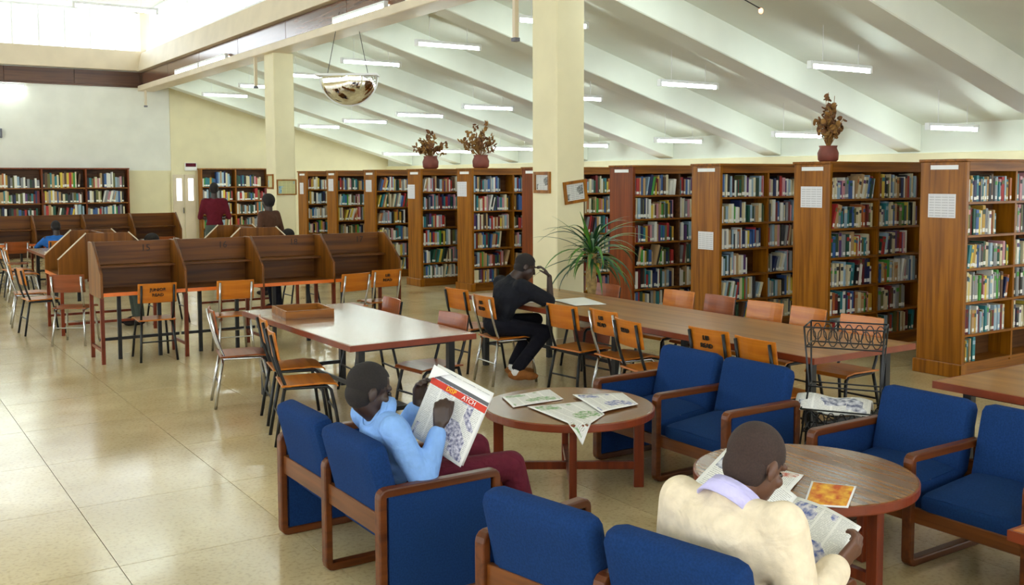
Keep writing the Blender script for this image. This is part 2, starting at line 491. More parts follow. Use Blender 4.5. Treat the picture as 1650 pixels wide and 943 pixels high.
struct(MB().box(NX - 0.02, NX + 0.22, WY - 0.1, WY + 0.2, 4.5, 6.0).build('trim_6', M['sill']))
struct(MB().box(LX - 0.3, NX + 0.7, RY - 0.3, WY + 0.6, 5.97, 6.12).build('ceiling', M['ceiling']))

# sloping aisle roof with deep beams
zc = lambda x: soffit(x) + 0.39
ca = struct(MB().prism([(NX + 0.1, zc(NX + 0.1)), (OX + 0.3, zc(OX + 0.3)), (OX + 0.3, zc(OX + 0.3) + 0.12), (NX + 0.1, zc(NX + 0.1) + 0.12)], 'y', RY, WY).build('ceiling_aisle', M['ceiling']))
bmm = MB().prism([(NX + 0.26, soffit(NX + 0.26)), (OX, soffit(OX)), (OX, zc(OX) + 0.03), (NX + 0.26, zc(NX + 0.26) + 0.03)], 'y', 0, 0.38).mesh('roof_beam', False, [M['beam']])
for i in range(-4, 7):
    obj('roof_beam', bmm, ca, bevel=0.012, loc=(0, 8.93 + 2.61 * i, 0))
struct(MB().box(NX + 0.24, NX + 0.30, RY, WY, 4.13, 4.98).build('trim_7', M['sill']))
# outer wall with low windows behind the stacks
wo = MB()
wo.box(OX, OX + 0.2, RY, WY, 0, 1.0)
for i in range(13): wo.box(OX, OX + 0.2, RY + 2.55 * i - 0.35, RY + 2.55 * i + 0.35, 1.0, 2.14)
wor = struct(wo.build('wall_right', M['cream']))
MB().box(OX, OX + 0.2, RY, WY, 2.14, 2.75).build('upper_wall', M['ceiling'], wor)
struct(MB().box(OX - 0.06, OX, RY, WY, 1.95, 2.19).build('trim_8', M['cream'], bevel=0.01))
window_row('window_3', 'y', RY, WY, OX + 0.1, 1.0, 2.14, 0.64)
# unseen hall sides behind and left: large windows added to let daylight in
wl = MB().box(LX - 0.2, LX, RY, WY, 0, 0.9).box(LX - 0.2, LX, RY, WY, 3.4, 4.9)
for i in range(11): wl.box(LX - 0.2, LX, RY + 3.0 * i - 0.2, RY + 3.0 * i + 0.2, 0.9, 5.97)
struct(wl.build('wall_left', M['cream']))
window_row('unseen_window_4', 'y', RY, WY, LX - 0.1, 0.9, 3.4, 1.0)
window_row('unseen_window_5', 'y', RY, WY, LX - 0.1, 4.9, 5.97, 1.0)
wf = MB().box(LX, OX, RY - 0.2, RY, 0, 0.8).box(LX, OX, RY - 0.2, RY, 4.2, 6.1)
for i in range(7): wf.box(LX + 3.2 * i - 0.2, LX + 3.2 * i + 0.2, RY - 0.2, RY, 0.8, 4.2)
struct(wf.build('wall_front', M['cream']))
window_row('unseen_window_6', 'x', LX, OX, RY - 0.1, 0.8, 4.2, 1.0)

# columns
cm = MB().box(0, 0.37, 0, 0.45, 0, 4.03).mesh('column', False, [M['cream']])
cb = MB().box(-0.02, 0.39, -0.02, 0.47, 0, 0.14).mesh('column_base', False, [M['sill']])
for y, l in ((8.61, 'cream square column behind the potted palm, carrying two small framed photographs'), (16.92, 'cream square column behind the study carrels with a blue poster on it')):
    c = obj('column', cm, bevel=0.012, loc=(NX, y, 0))
    tag(c, l, 'column', 'columns of the hall')
    obj('column_base', cb, c, bevel=0.006)

# door in the end wall
d = struct(MB().box(6.90, 7.52, WY - 0.08, WY - 0.03, 0, 2.02).build('door_1', M['cream'], bevel=0.004))
for x0, x1 in ((6.93, 7.20), (7.22, 7.49)):
    lf = MB().box(x0, x1, WY - 0.10, WY - 0.08, 0.02, 1.96).build('door_leaf', M['sill'], d, bevel=0.004)
    MB().box(x0 + .09, x1 - .05, WY - 0.104, WY - 0.10, 1.30, 1.86).build('door_window', emit('daylit_door_pane', (0.95, 0.98, 1, 1), 1.6), lf)
MB().box(7.17, 7.19, WY - 0.14, WY - 0.10, 0.98, 1.12).build('door_handle', M['chrome'], d)
ex = tag(MB().box(-0.15, 0.15, -0.04, 0, -0.1, 0.1).build('exit_sign', M['white'], loc=(7.4, WY - 0.03, 2.16), bevel=0.006), 'small dark red sign plate above the cream double door', 'sign')
MB().box(-0.13, 0.13, -0.045, -0.04, 0.0, 0.09).build('sign_face', M['maroon'], ex)
cl = tag(MB().box(-0.18, 0.18, -0.08, 0, -0.11, 0.11).build('wall_box', M['grey_cloth'], loc=(2.92, WY, 2.92), bevel=0.01), 'small grey box high on the white end wall', 'wall box')
MB().box(-0.13, 0.13, -0.09, -0.08, -0.07, 0.07).build('cover', M['white'], cl)

# ---------------------------------------------------------------- lights of the room
def fixture(name, label, loc, L, rz=0, drop=None, group='hanging tube lights'):
    t = thing(name, label, 'light', loc, rz, group)
    MB().box(-L / 2, L / 2, -0.035, 0.035, 0.022, 0.062).build('housing', M['white'], t, bevel=0.004)
    MB().tube([(-L / 2 + .02, 0, 0), (L / 2 - .02, 0, 0)], 0.024, 10).build('tube_lamp', M['tube'], t, smooth=True)
    for s_ in (-1, 1):
        MB().box(s_ * L / 2 - .02, s_ * L / 2 + .02, -0.03, 0.03, -0.03, 0.06).build('end_cap', M['white'], t)
    if drop:
        for s_ in (-1, 1):
            x = s_ * L * 0.3
            MB().tube([(x, 0, 0.06), (x, 0, drop(x))], 0.004, 5).build('hanger', M['white'], t)
    return t
ordn = ['first', 'second', 'third', 'fourth', 'fifth', 'sixth', 'seventh', 'eighth', 'ninth', 'tenth', 'eleventh', 'twelfth', 'thirteenth', 'fourteenth', 'fifteenth', 'sixteenth', 'seventeenth', 'eighteenth', 'nineteenth', 'twentieth']
tag_x = ['nearest the columns', 'in the middle', 'nearest the outer wall']
for r_, y in enumerate((7.72, 10.28, 12.89, 15.5, 18.1, 20.7, 23.3)):
    for c_, x in enumerate((7.50, 9.82, 12.07)):
        z = zc(x) - 0.39
        fixture('tube_light', f'white hanging tube light {tag_x[c_]}, {ordn[r_]} bay from the camera', (x, y + .12, z), 1.06,
                drop=lambda q, x=x, z=z: zc(x + q) - z + 0.01)
for i, y in enumerate((21.9, 20.1, 13.3, 10.95)):
    fixture('beam_light', f'tube light lying along the clerestory beam, {ordn[i]} from the end wall', (NX - 0.06, y, 4.18), 1.7, R(90), group='beam tube lights')
fixture('tube_light', 'tube light hanging in front of the high end windows', (3.72, 17.0, 4.55), 1.26, drop=lambda q: 1.43)
fixture('tube_light', 'tube light fixed to the white end wall below the brown boards', (2.95, WY - 0.09, 4.02), 1.3, group='wall tube lights')
# a small orange bulb on a wire under the roof
b_ = thing('signal_bulb', 'small orange bulb on a thin wire under the aisle ceiling', 'bulb', (7.82, 7.24, 3.53))
MB().ell((0, 0, 0), (0.025, 0.025, 0.03), n=12, k=8).build('bulb', emit('orange_bulb', (1, 0.3, 0.08, 1), 2.0), b_, smooth=True)
MB().tube([(0, 0, 0.02), (-0.3, 0.02, 0.12), (-0.8, 0.06, 0.42), (-1.2, 0.1, 0.9)], 0.006, 5).build('wire', M['black'], b_)
# drop rods that hang from the clerestory beam
for (x, y, z0, l) in ((NX - .02, 17.75, 3.48, 'beside the far column'), (NX - .02, 9.35, 3.36, 'beside the near column'), (6.25, 25.7, 3.62, 'in the corner of the end wall')):
    t = thing('drop_rod', f'thin white rod hanging from the beam {l}', 'rod', (x, y, z0), 0, 'rods hanging from the beam')
    MB().box(-0.025, 0.025, -0.025, 0.025, 0.03, 4.03 - z0).build('rod', M['sill'], t)
    MB().box(-0.035, 0.035, -0.035, 0.035, -0.01, 0.03).build('rod_end', M['grey_cloth'], t)

# convex mirror
t = thing('convex_mirror', 'half dome convex mirror hung from the ceiling by wires', 'mirror', (6.35, 14.0, 3.36), R(-33.5))
vs, fs, n, k = [], [], 28, 10
rr, dd = 0.43, 0.34
for i in range(k + 1):
    a = (math.pi / 2) * i / k
    for j in range(n + 1):
        b2 = math.pi + math.pi * j / n
        vs.append((rr * math.sin(a) * math.cos(b2) if i else 0, -0.26 * math.cos(a), rr * 0.98 * math.sin(a) * math.sin(b2)))
for i in range(k):
    for j in range(n):
        fs.append((i * (n + 1) + j, i * (n + 1) + j + 1, (i + 1) * (n + 1) + j + 1, (i + 1) * (n + 1) + j))
MB().add(vs, fs).build('dome', M['mirror'], t, smooth=True)
MB().tube([(rr * math.cos(math.pi + math.pi * j / 24), 0, rr * .98 * math.sin(math.pi + math.pi * j / 24)) for j in range(25)], 0.014, 6).build('rim', M['white'], t)
MB().box(-0.46, 0.46, -0.28, 0.02, 0.0, 0.03).build('top_plate', M['white'], t)
for sx in (-1, 1):
    MB().tube([(sx * 0.3, -0.1, 0.03), (sx * 0.12, -0.05, 0.95)], 0.005, 5).build('hanger', M['black'], t)
# ---------------------------------------------------------------- bookcases
BAY = 0.77
SHZ = [0.14, 0.40, 0.70, 1.01, 1.315, 1.62]
CASES = [  # x0, y_near, end panel material, label, bays
    (8.46, 5.34, 'oak', 'the bookcase nearest the right edge'),
    (8.46, 6.86, 'oak', 'the bookcase carrying the rightmost dried plant'),
    (8.46, 8.42, 'oak', 'the bookcase with the lowest notice'),
    (8.46, 9.97, 'redwood', 'the reddish bookcase right of the near column'),
    (8.46, 12.05, 'redwood', 'the bookcase half hidden left of the near column'),
    (8.46, 13.97, 'oak', 'the bookcase below the taller middle dried plant'),
    (8.15, 15.13, 'oak', 'the bookcase below the leftmost dried plant'),
    (8.15, 16.90, 'oak', 'the bookcase third from the far column'),
    (8.15, 18.65, 'oak', 'the bookcase second from the far column'),
    (8.15, 20.20, 'oak', 'the bookcase next to the far column'),
]
SHORT = ['golden oak bookcase at the right edge of the room, nearest of the row', 'golden oak bookcase with a potted dried plant, second nearest of the row',
         'golden oak bookcase with a notice low on its end panel', 'reddish bookcase directly right of the near column, behind the potted palm',
         'reddish bookcase mostly hidden by the near column', 'oak bookcase carrying the taller of the two far dried plants',
         'oak bookcase carrying the leftmost dried plant', 'oak bookcase two along from the far column, notice on its end',
         'narrow looking oak bookcase one along from the far column', 'oak bookcase immediately right of the far column']
PW, PL = 0.47, 0.0
def bookcase(i, x0, yn, mat, bays=5):
    t = thing('bookcase', SHORT[i], 'bookcase', (x0, yn, 0), 0, 'bookcases in the row')
    L = bays * BAY + 0.04
    e = MB().box(0, 0.045, 0, PW, 0.0, 1.985).build('end_panel', M[mat], t, bevel=0.004)
    MB().box(-0.03, 0.0, -0.02, PW + 0.02, 0, 0.13).box(-0.03, 0.06, -0.022, 0, 0, 0.13).build('plinth', M[mat], t, bevel=0.006)
    MB().box(-0.015, L, -0.012, PW + 0.012, 1.985, 2.01).build('top_board', M['oak_x'], t, bevel=0.004)
    MB().box(0.045, L, 0.0, 0.02, 1.90, 1.985).build('cornice', M['oak_x'], t)
    MB().box(0.045, L, PW / 2 - .008, PW / 2 + .008, 0.1, 1.985).build('back_board', M['case_dark'], t)
    MB().box(0.045, L, 0.02, PW - 0.02, 0, 0.12).build('kick_board', M['oak_x'], t)
    MB().box(L, L + 0.03, 0, PW, 0, 1.985).build('far_panel', M[mat], t)
    sh = MB().box(0.045, L, 0.0, PW, -0.022, 0).mesh('shelf', False, [M['oak_x']])
    for z in SHZ: obj('shelf', sh, t, loc=(0, 0, z))
    dv = MB().box(-0.014, 0.014, 0.004, PW - 0.004, 0.1, 1.985).mesh('upright', False, [M['case_dark'] if mat == 'redwood' else M['oak']])
    for b in range(1, bays): obj('upright', dv, t, loc=(0.045 + BAY * b, 0, 0))
    MB().box(-0.004, 0, PW / 2 - 0.15, PW / 2 + 0.13, 1.915, 1.955).build('shelf_mark', M['white'], t)
    return t
cases = [bookcase(i, c[0], c[1], c[2]) for i, c in enumerate(CASES)]
def notice(i, y, z, w_, h):
    c = cases[i]
    m = MB(); m.grid(lambda u, v: (-0.002, w_ / 2 - u * w_, v * h), 1, 1)
    o = m.build('notice', M['notice'], uv=True, solid=0.002, loc=(CASES[i][0] - 0.002, CASES[i][1] + y, z))
    tag(o, f'white printed notice on the end of {CASES[i][3]}', 'notice', 'notices on the bookcases')
notice(0, 0.24, 1.47, 0.28, 0.22); notice(1, 0.23, 1.53, 0.28, 0.22); notice(2, 0.22, 1.00, 0.25, 0.21)
notice(5, 0.30, 1.55, 0.3, 0.24); notice(6, 0.33, 1.50, 0.26, 0.24); notice(7, 0.25, 1.60, 0.25, 0.22); notice(8, 0.25, 1.60, 0.25, 0.24)
notice(9, 0.25, 1.52, 0.2, 0.24)

# books
SP = [('dark green', (38, 66, 52)), ('bottle green', (30, 80, 66)), ('bright green', (70, 150, 60)), ('navy blue', (32, 42, 84)), ('mid blue', (58, 92, 150)), ('teal', (48, 122, 132)),
      ('pale blue', (150, 176, 196)), ('dark red', (112, 34, 36)), ('red', (172, 48, 46)), ('orange brown', (172, 98, 50)), ('tan', (182, 150, 108)), ('cream', (214, 204, 172)),
      ('white', (226, 226, 220)), ('grey', (140, 142, 146)), ('charcoal', (52, 52, 58)), ('black', (28, 27, 30)), ('brown', (92, 64, 44)), ('mustard', (186, 146, 52)),
      ('yellow', (214, 188, 74)), ('purple', (88, 56, 110)), ('pink', (196, 140, 150)), ('olive', (104, 104, 58))]
WT = [4, 3, 2, 5, 6, 6, 9, 4, 5, 4, 9, 14, 13, 8, 4, 4, 5, 3, 4, 2, 4, 4]
def book_mat(n, c):
    return plain('book_' + n.replace(' ', '_'), srgb(*c), 0.5, var=0.1, scale=30)
BM = [book_mat(n, c) for n, c in SP]
PAGE = plain('page_edge', srgb(222, 212, 186), 0.9)
TAGM = plain('call_label', srgb(240, 240, 236), 0.7, var=0.02)
# unit book: x thickness 0..1, y depth 0..1 (spine at y=0), z 0..1
def unit_book(ci, style):
    m = MB()
    m.box(0, 1, 0, 1, 0, 1, 0)
    m.box(0.12, 0.88, 0.06, 1.01, 0.01, 1.004, 1)
    if style != 2: m.box(0.04, 0.96, -0.008, 0.0, 0.08, 0.22, 2)
    if style >= 1: m.box(0.0, 1.0, -0.006, 0.0, 0.70, 0.86, 3)
    return m.mesh('book', False, [BM[ci], PAGE, TAGM, BM[(ci * 5 + 3) % len(BM)]])
UB = {}
stuff = {'v': [], 'f': [], 'c': []}
def lin(c): return srgb(*c)[:3]
def add_stuff_box(o, ax, ay, az, col):
    b = len(stuff['v'])
    for (i, j, k) in ((0, 0, 0), (1, 0, 0), (1, 1, 0), (0, 1, 0), (0, 0, 1), (1, 0, 1), (1, 1, 1), (0, 1, 1)):
        stuff['v'].append(tuple(o + ax * i + ay * j + az * k))
    for f in ((0, 3, 2, 1), (4, 5, 6, 7), (0, 1, 5, 4), (1, 2, 6, 5), (2, 3, 7, 6), (3, 0, 4, 7)):
        stuff['f'].append(tuple(b + q for q in f)); stuff['c'].append(col)
rb = random.Random(5)
def fill(x0, x1, yf, z, hmax, out, ex=1, fr=0.9, thick=(0.016, 0.046)):
    """a row of upright, sometimes leaning books on a shelf whose open face is at yf"""
    x = x0 + 0.004
    end = x1 - rb.random() * (1 - fr) * 2 * (x1 - x0)
    run, h0 = 0, 0.22
    lean = 0.0
    while True:
        if run <= 0:
            run = rb.randint(3, 9); h0 = rb.uniform(0.195, hmax - 0.025)
            if rb.random() < 0.16: lean = R(rb.uniform(6, 18)); x += 0.02
            else: lean = 0.0
        run -= 1
        w_ = rb.uniform(*thick); h = min(hmax - 0.015, max(0.15, h0 + rb.uniform(-0.03, 0.03)))
        step = w_ / math.cos(lean) + 0.0008
        if x + step + h * math.sin(lean) > end: break
        ci = rb.choices(range(len(SP)), WT)[0]
        out.append([x, yf + rb.uniform(0.012, 0.035), z, w_, rb.uniform(0.13, 0.165), h, lean, ci])
        x += step + (h * math.sin(lean) * 0.0)
        if rb.random() < 0.02: x += 0.03
books = []   # (case, row, bay, book)
for i, (x0, yn, mat, nm) in enumerate(CASES):
    nb = 5 if i == 0 else (4 if i < 4 else 3)
    for r_ in range(6):
        for b in range(nb):
            lst = []
            top = (SHZ[r_ + 1] - 0.022) if r_ < 5 else 1.90
            a = x0 + 0.047 + BAY * b + (0.0 if b == 0 else 0.014)
            hm = top - SHZ[r_]
            fr = 0.97 if rb.random() < .75 else 0.78
            if i == 0 and r_ == 0: fr = 0.5
            fill(a, a + BAY - 0.03, yn, SHZ[r_], hm, lst, fr=fr)
            books += [(i, r_, b, n, k) for n, k in enumerate(lst)]
def seen_rank(t):
    i, r_, b, n, k = t
    x, y = k[0], k[1]
    lat = x * 0.834 - y * 0.5517; dep = x * 0.5517 + y * 0.834
    px = 825 + 1623 * lat / dep
    inside = px < 1652
    if i > 0:   # hidden behind the end panel of the next nearer case
        yq = CASES[i - 1][1] + PW; xq = CASES[i - 1][0]
        pq = 825 + 1623 * (xq * 0.834 - yq * 0.5517) / (xq * 0.5517 + yq * 0.834)
        inside = inside and px < pq + 2
    py = 287 + (1.85 - k[2]) * 1623 / dep
    if i in (1, 2) and r_ < 1: inside = False
    return (0 if inside else 1, dep)
books.sort(key=seen_rank)
rown = ['bottom', 'fifth', 'fourth', 'third', 'second', 'top']
bayn = ['left', 'second', 'third', 'fourth', 'fifth']
for q, (i, r_, b, n, k) in enumerate(books):
    x, y, z, w_, d_, h, ln, ci = k
    if q < 300 and seen_rank((i, r_, b, n, k))[0] == 0:
        st = (n * 7 + r_ * 3 + i) % 3
        if (ci, st) not in UB: UB[(ci, st)] = unit_book(ci, st)
        o = obj('book', UB[(ci, st)], loc=(x, y, z + 0.0005))
        o.scale = (w_, d_, h); o.rotation_euler = (0, ln, 0)
        tag(o, f'{SP[ci][0]} book, {ordn[n] if n < 20 else str(n + 1) + "th"} from left, {rown[r_]} shelf, {bayn[b]} bay of {["rightmost", "second rightmost"][min(i, 1)] if i < 2 else "third rightmost"} bookcase',
            'book', 'books on the bookcases')
    else:
        ax = V((math.cos(ln), 0, -math.sin(ln))) * w_; az = V((math.sin(ln), 0, math.cos(ln))) * h
        o = V((x, y, z + w_ * math.sin(ln)))
        add_stuff_box(o, ax, V((0, d_, 0)), az, lin(SP[ci][1]))
        if rb.random() < 0.6:
            add_stuff_box(o + ax * .05 + az * 0.07 + V((0, -0.0015, 0)), ax * .9, V((0, 0.0014, 0)), az * 0.15, lin((236, 236, 230)))

# low books and papers on the bottom shelf of the nearest case are part of the rows above
# shelves along the end wall
def wall_case(x0, bays, bw, label, top=2.09, zs=(0.24, 0.59, 0.94, 1.29, 1.65), mat='redwood'):
    y1 = WY - 0.03; y0 = y1 - 0.27
    t = thing('wall_bookcase', label, 'bookcase', (x0, y0, 0), 0, 'shelves along the end wall')
    L = bays * bw
    for b in range(bays + 1):
        MB().box(-0.018, 0.018, 0, 0.27, 0, top).build('upright', M[mat], t, loc=(b * bw, 0, 0))
    MB().box(-0.03, L + .03, -0.01, 0.27, top, top + 0.03).build('top_board', M[mat], t)
    MB().box(0, L, 0.255, 0.268, 0, top).build('back_board', M['case_dark'], t)
    sm = MB().box(0, L, 0, 0.255, -0.025, 0).mesh('shelf', False, [M['oak_x']])
    for z in zs: obj('shelf', sm, t, loc=(0, 0, z))
    for k, z in enumerate(zs):
        for b in range(bays):
            lst = []
            fill(x0 + b * bw + .02, x0 + (b + 1) * bw - .03, y0, z, (zs[k + 1] if k + 1 < len(zs) else top) - z - 0.03, lst, fr=0.95, thick=(0.025, 0.06))
            for (x, y, zz, w_, d_, h, ln, ci) in lst:
                ax = V((math.cos(ln), 0, -math.sin(ln))) * w_; az = V((math.sin(ln), 0, math.cos(ln))) * h
                o = V((x, y, zz + w_ * math.sin(ln)))
                add_stuff_box(o, ax, V((0, d_, 0)), az, lin(SP[ci][1]))
                if rb.random() < .5: add_stuff_box(o + ax * .05 + az * 0.07 + V((0, -0.003, 0)), ax * .9, V((0, 0.002, 0)), az * 0.15, lin((240, 240, 234)))
    return t
wall_case(1.93, 4, 0.97, 'long reddish wall shelves full of books on the end wall at far left')
wall_case(7.60, 2, 0.88, 'oak wall shelves with books between the double door and the far column', mat='oak')
me = bpy.data.meshes.new('shelved_books')
me.from_pydata(stuff['v'], [], stuff['f'])
ca_ = me.color_attributes.new('col', 'FLOAT_COLOR', 'CORNER')
fl_ = []
for p, c in zip(me.polygons, stuff['c']):
    fl_ += [c[0], c[1], c[2], 1.0] * p.loop_total
ca_.data.foreach_set('color', fl_)
mm, nt, bs = _new('book_covers')
at_ = nt.nodes.new('ShaderNodeVertexColor'); at_.layer_name = 'col'
nt.links.new(at_.outputs[0], bs.inputs['Base Color']); bs.inputs['Roughness'].default_value = 0.5
me.materials.append(mm)
sb = obj('shelved_books', me)
sb['kind'] = 'stuff'; tag(sb, 'mixed coloured library books filling the farther bookcases and wall shelves', 'books')

# ---------------------------------------------------------------- chairs
def make_chair(metal, ply, words=None, name='tube_chair'):
    t = thing(name, 'chair', 'chair', (0, 0, 0), 0, 'wood and tube library chairs')
    m = MB()
    m.prism([(-0.19, 0.425), (0.10, 0.432), (0.19, 0.420), (0.205, 0.400), (0.20, 0.392), (0.185, 0.408), (0.10, 0.418), (-0.19, 0.411)], 'y', -0.185, 0.185)
    m.build('seat', ply, t, bevel=0.006, seg=2)
    # curved back plate
    vs = []
    N = 8
    for fz in (0.60, 0.80):
        for off in (0.0, 0.012):
            for i in range(N + 1):
                y = -0.19 + 0.38 * i / N
                x = -0.205 + off - 0.022 * (1 - (y / 0.19) ** 2) - (fz - 0.60) * 0.16
                vs.append((x, y, fz))
    A = lambda z_, o_, i: (z_ * 2 + o_) * (N + 1) + i
    fs = []
    for i in range(N):
        fs += [(A(0, 0, i), A(1, 0, i), A(1, 0, i + 1), A(0, 0, i + 1)), (A(0, 1, i), A(0, 1, i + 1), A(1, 1, i + 1), A(1, 1, i)),
               (A(1, 0, i), A(1, 1, i), A(1, 1, i + 1), A(1, 0, i + 1)), (A(0, 0, i), A(0, 0, i + 1), A(0, 1, i + 1), A(0, 1, i))]
    fs += [(A(0, 0, 0), A(0, 1, 0), A(1, 1, 0), A(1, 0, 0)), (A(0, 0, N), A(1, 0, N), A(1, 1, N), A(0, 1, N))]
    bp = MB().add(vs, fs).build('backrest', ply, t, bevel=0.004)
    for s_ in (-1, 1):
        y = 0.15 * s_
        MB().tube([(-0.235, y * 1.2, 0.0), (-0.20, y * 1.1, 0.22), (-0.165, y, 0.40)], 0.0125, 8).build('leg', metal, t, smooth=True)
        MB().tube([(0.215, y * 1.2, 0.0), (0.185, y * 1.1, 0.22), (0.155, y, 0.37), (0.13, y, 0.395), (-0.165, y, 0.40)], 0.0125, 8).build('leg', metal, t, smooth=True)
        MB().tube([(-0.12, y, 0.40), (-0.16, y * 1.02, 0.42), (-0.19, y * 1.05, 0.50), (-0.226, y * 1.06, 0.62), (-0.256, y * 1.06, 0.78)], 0.0115, 8).build('back_upright', metal, t, smooth=True)
    MB().tube([(-0.20, -0.162, 0.20), (-0.20, 0.162, 0.20)], 0.008, 6).build('stretcher', metal, t)
    MB().tube([(0.187, -0.162, 0.22), (0.187, 0.162, 0.22)], 0.008, 6).build('stretcher', metal, t)
    if words:
        for k, wd in enumerate(words):
            z = 0.735 - 0.055 * k if len(words) > 1 else 0.72
            x = -0.2335 - (z - 0.60) * 0.16
            text('stencil', wd, 0.046, M['ink'], bp, frame_m((x, 0.0, z), (0, -1, 0), (-0.16, 0, 1)), 0.0045)
    return t
proto = {}
def chair(kind, loc, rz, label, words=None, group='wood and tube library chairs', tilt=None):
    key = (kind, tuple(words) if words else None)
    if key not in proto:
        metal = M['chrome'] if 'c' in kind else M['black']
        ply = M['ply_b'] if 'b' in kind else M['ply']
        proto[key] = c = make_chair(metal, ply, words)
        c.location = (loc[0], loc[1], 0); c.rotation_euler = (0, 0, rz); c['label'] = label; c['group'] = group
        return c
    return clone(proto[key], label, (loc[0], loc[1], 0), rz, group)
# front row of carrels (chairs face the carrels, +y)
chair('k', (2.61, 10.66), R(90 - 3), 'black framed chair with stencilled orange back, front row carrels, leftmost', ['JUNIOR', 'READ'])
chair('c', (3.38, 10.50), R(90 - 8), 'chrome framed chair with plain orange back, second from left at front carrels')
chair('c', (4.66, 10.47), R(90 + 10), 'chrome framed chair with plain orange back, third from left at front carrels')
chair('c', (5.18, 10.68), R(90), 'chrome framed chair with stencilled orange back at rightmost front carrel', ['LIB', 'READ'])
# long table, near side (facing +x)
chair('c', (4.97, 7.62), R(-4), 'chrome framed chair with stencilled orange back under the man in black', ['LIB', 'READ'])
chair('k', (5.06, 8.28), R(4), 'black framed chair mostly hidden behind the man in black at the table end')
chair('k', (5.15, 6.72), R(6), 'black framed chair with plain orange back just right of the man in black')
chair('c', (5.22, 6.22), R(-3), 'chrome framed chair with red brown stencilled back beside the long table', ['LIB', 'READ'])
chair('k', (5.02, 5.66), R(-10), 'black framed chair with one stencilled word, turned away from the long table', ['READ'])
chair('k', (5.20, 5.05), R(2), 'black framed chair with two stencilled words behind the blue double armchair', ['LIB', 'READ'])
chair('k', (5.15, 4.55), R(-4), 'black framed chair with plain back behind the blue double armchair')
# long table, far side (facing -x)
for n, (x, y) in enumerate(((6.06, 7.75), (6.24, 6.90), (6.26, 6.42), (6.25, 5.86), (6.24, 5.42), (6.18, 4.84))):
    chair('kb' if n in (0, 2) else 'k', (x - 0.03, y), R(180 + (-3, 4, -2, 3, -4, 2)[n]), f'chair on the far side of the long table, {ordn[n]} from the potted palm')
# reading table
chair('k', (2.68, 6.72), R(-14), 'black framed chair pulled to the near left side of the square reading table')
chair('k', (2.84, 7.34), R(-12), 'black framed chair on the left side of the square reading table, middle one')
chair('cb', (2.68, 8.10), R(-12), 'chrome framed chair at the far left corner of the square reading table')
chair('kb', (3.75, 7.95), R(176), 'chair with brown back at the far right corner of the square reading table')
chair('kb', (3.70, 6.75), R(186), 'chair with brown back at the near right side of the square reading table')
# chairs on the left of the side carrels and in the back rows
for n, (k, x, y, a) in enumerate((('k', 1.93, 13.2, 4), ('c', 1.92, 14.0, -5), ('cb', 2.12, 12.15, 60), ('c', 2.22, 16.9, 0), ('k', 2.24, 17.7, 5))):
    chair(k, (x, y), R(a), ['black framed chair facing the left end carrel, nearest one', 'chrome framed chair facing the left end carrel, farther one', 'chrome framed chair standing askew beside the left end of the front carrels',
          'chrome framed chair beside the small far table, nearer one', 'black framed chair beside the small far table, farther one'][n])
for n, (x, y, a) in enumerate(((1.55, 19.05, 90), (2.4, 19.0, 88), (3.98, 19.0, 92), (4.85, 19.1, 90))):
    chair('cb' if n % 2 else 'kb', (x, y), R(a), f'chair at the back row of carrels, {ordn[n]} from the left')

# ---------------------------------------------------------------- tables
def table(name, label, x0, x1, y0, y1, h, legs, mat, cat='table'):
    cx, cy = (x0 + x1) / 2, (y0 + y1) / 2
    t = thing(name, label, cat, (cx, cy, 0))
    a, b = (x1 - x0) / 2, (y1 - y0) / 2
    MB().box(-a + .012, a - .012, -b + .012, b - .012, h - 0.03, h).build('table_top', mat, t, bevel=0.003)
    m = MB()
    m.box(-a, a, -b, -b + .012, h - .042, h - .001).box(-a, a, b - .012, b, h - .042, h - .001).box(-a, -a + .012, -b + .012, b - .012, h - .042, h - .001).box(a - .012, a, -b + .012, b - .012, h - .042, h - .001)
    m.build('edge_lipping', M['edge'], t)
    m = MB()
    for yy in (-b + .14, b - .14): m.box(-a + .12, a - .12, yy - .015, yy + .015, h - .075, h - .03)
    for xx in (-a + .14, a - .14): m.box(xx - .015, xx + .015, -b + .14, b - .14, h - .075, h - .03)
    m.build('under_frame', M['black'], t)
    ys_ = [-b + .14, b - .14] if legs == 4 else [-b + .14, 0, b - .14]
    for yy in ys_:
        for xx in (-a + .14, a - .14):
            MB().box(xx - .024, xx + .024, yy - .024, yy + .024, 0, h - .03).build('leg', M['black'], t)
        MB().box(-a + .14, a - .14, yy - .012, yy + .012, 0.20, 0.23).build('stretcher', M['black'], t)
    MB().box(-.012, .012, -b + .14, b - .14, 0.20, 0.23).build('stretcher', M['black'], t)
    return t
table('reading_table', 'square edged reading table with pale glossy top left of centre', 2.80, 3.80, 6.22, 8.44, 0.72, 4, M['top_y'])
table('long_table', 'long brown reading table where the man in black sits', 5.09, 6.14, 4.22, 8.52, 0.70, 6, M['top_gold'])
table('long_table', 'second long brown table behind the rightmost blue double armchair', 5.08, 6.14, 1.0, 3.38, 0.70, 4, M['top_gold'])
table('small_table', 'small bare table far left beyond the side carrels', 2.45, 3.05, 16.2, 18.1, 0.72, 4, M['top_y'])
# low table cut by the right edge of the picture
table('corner_table', 'low light wood table at the bottom right corner', 3.66, 4.26, 1.50, 2.10, 0.50, 4, M['ply'])
# shallow wooden tray on the reading table
t = thing('book_tray', 'shallow wooden tray lying on the reading table', 'tray', (3.12, 7.86, 0.72), R(-6))
MB().box(-0.2, 0.2, -0.22, 0.22, 0, 0.012).build('tray_floor', M['top_x'], t)
for (a, b, c, d) in ((-0.2, 0.2, -0.22, -0.205), (-0.2, 0.2, 0.205, 0.22), (-0.2, -0.185, -0.205, 0.205), (0.185, 0.2, -0.205, 0.205)):
    MB().box(a, b, c, d, 0.0, 0.07).build('tray_side', M['oak_x'], t)

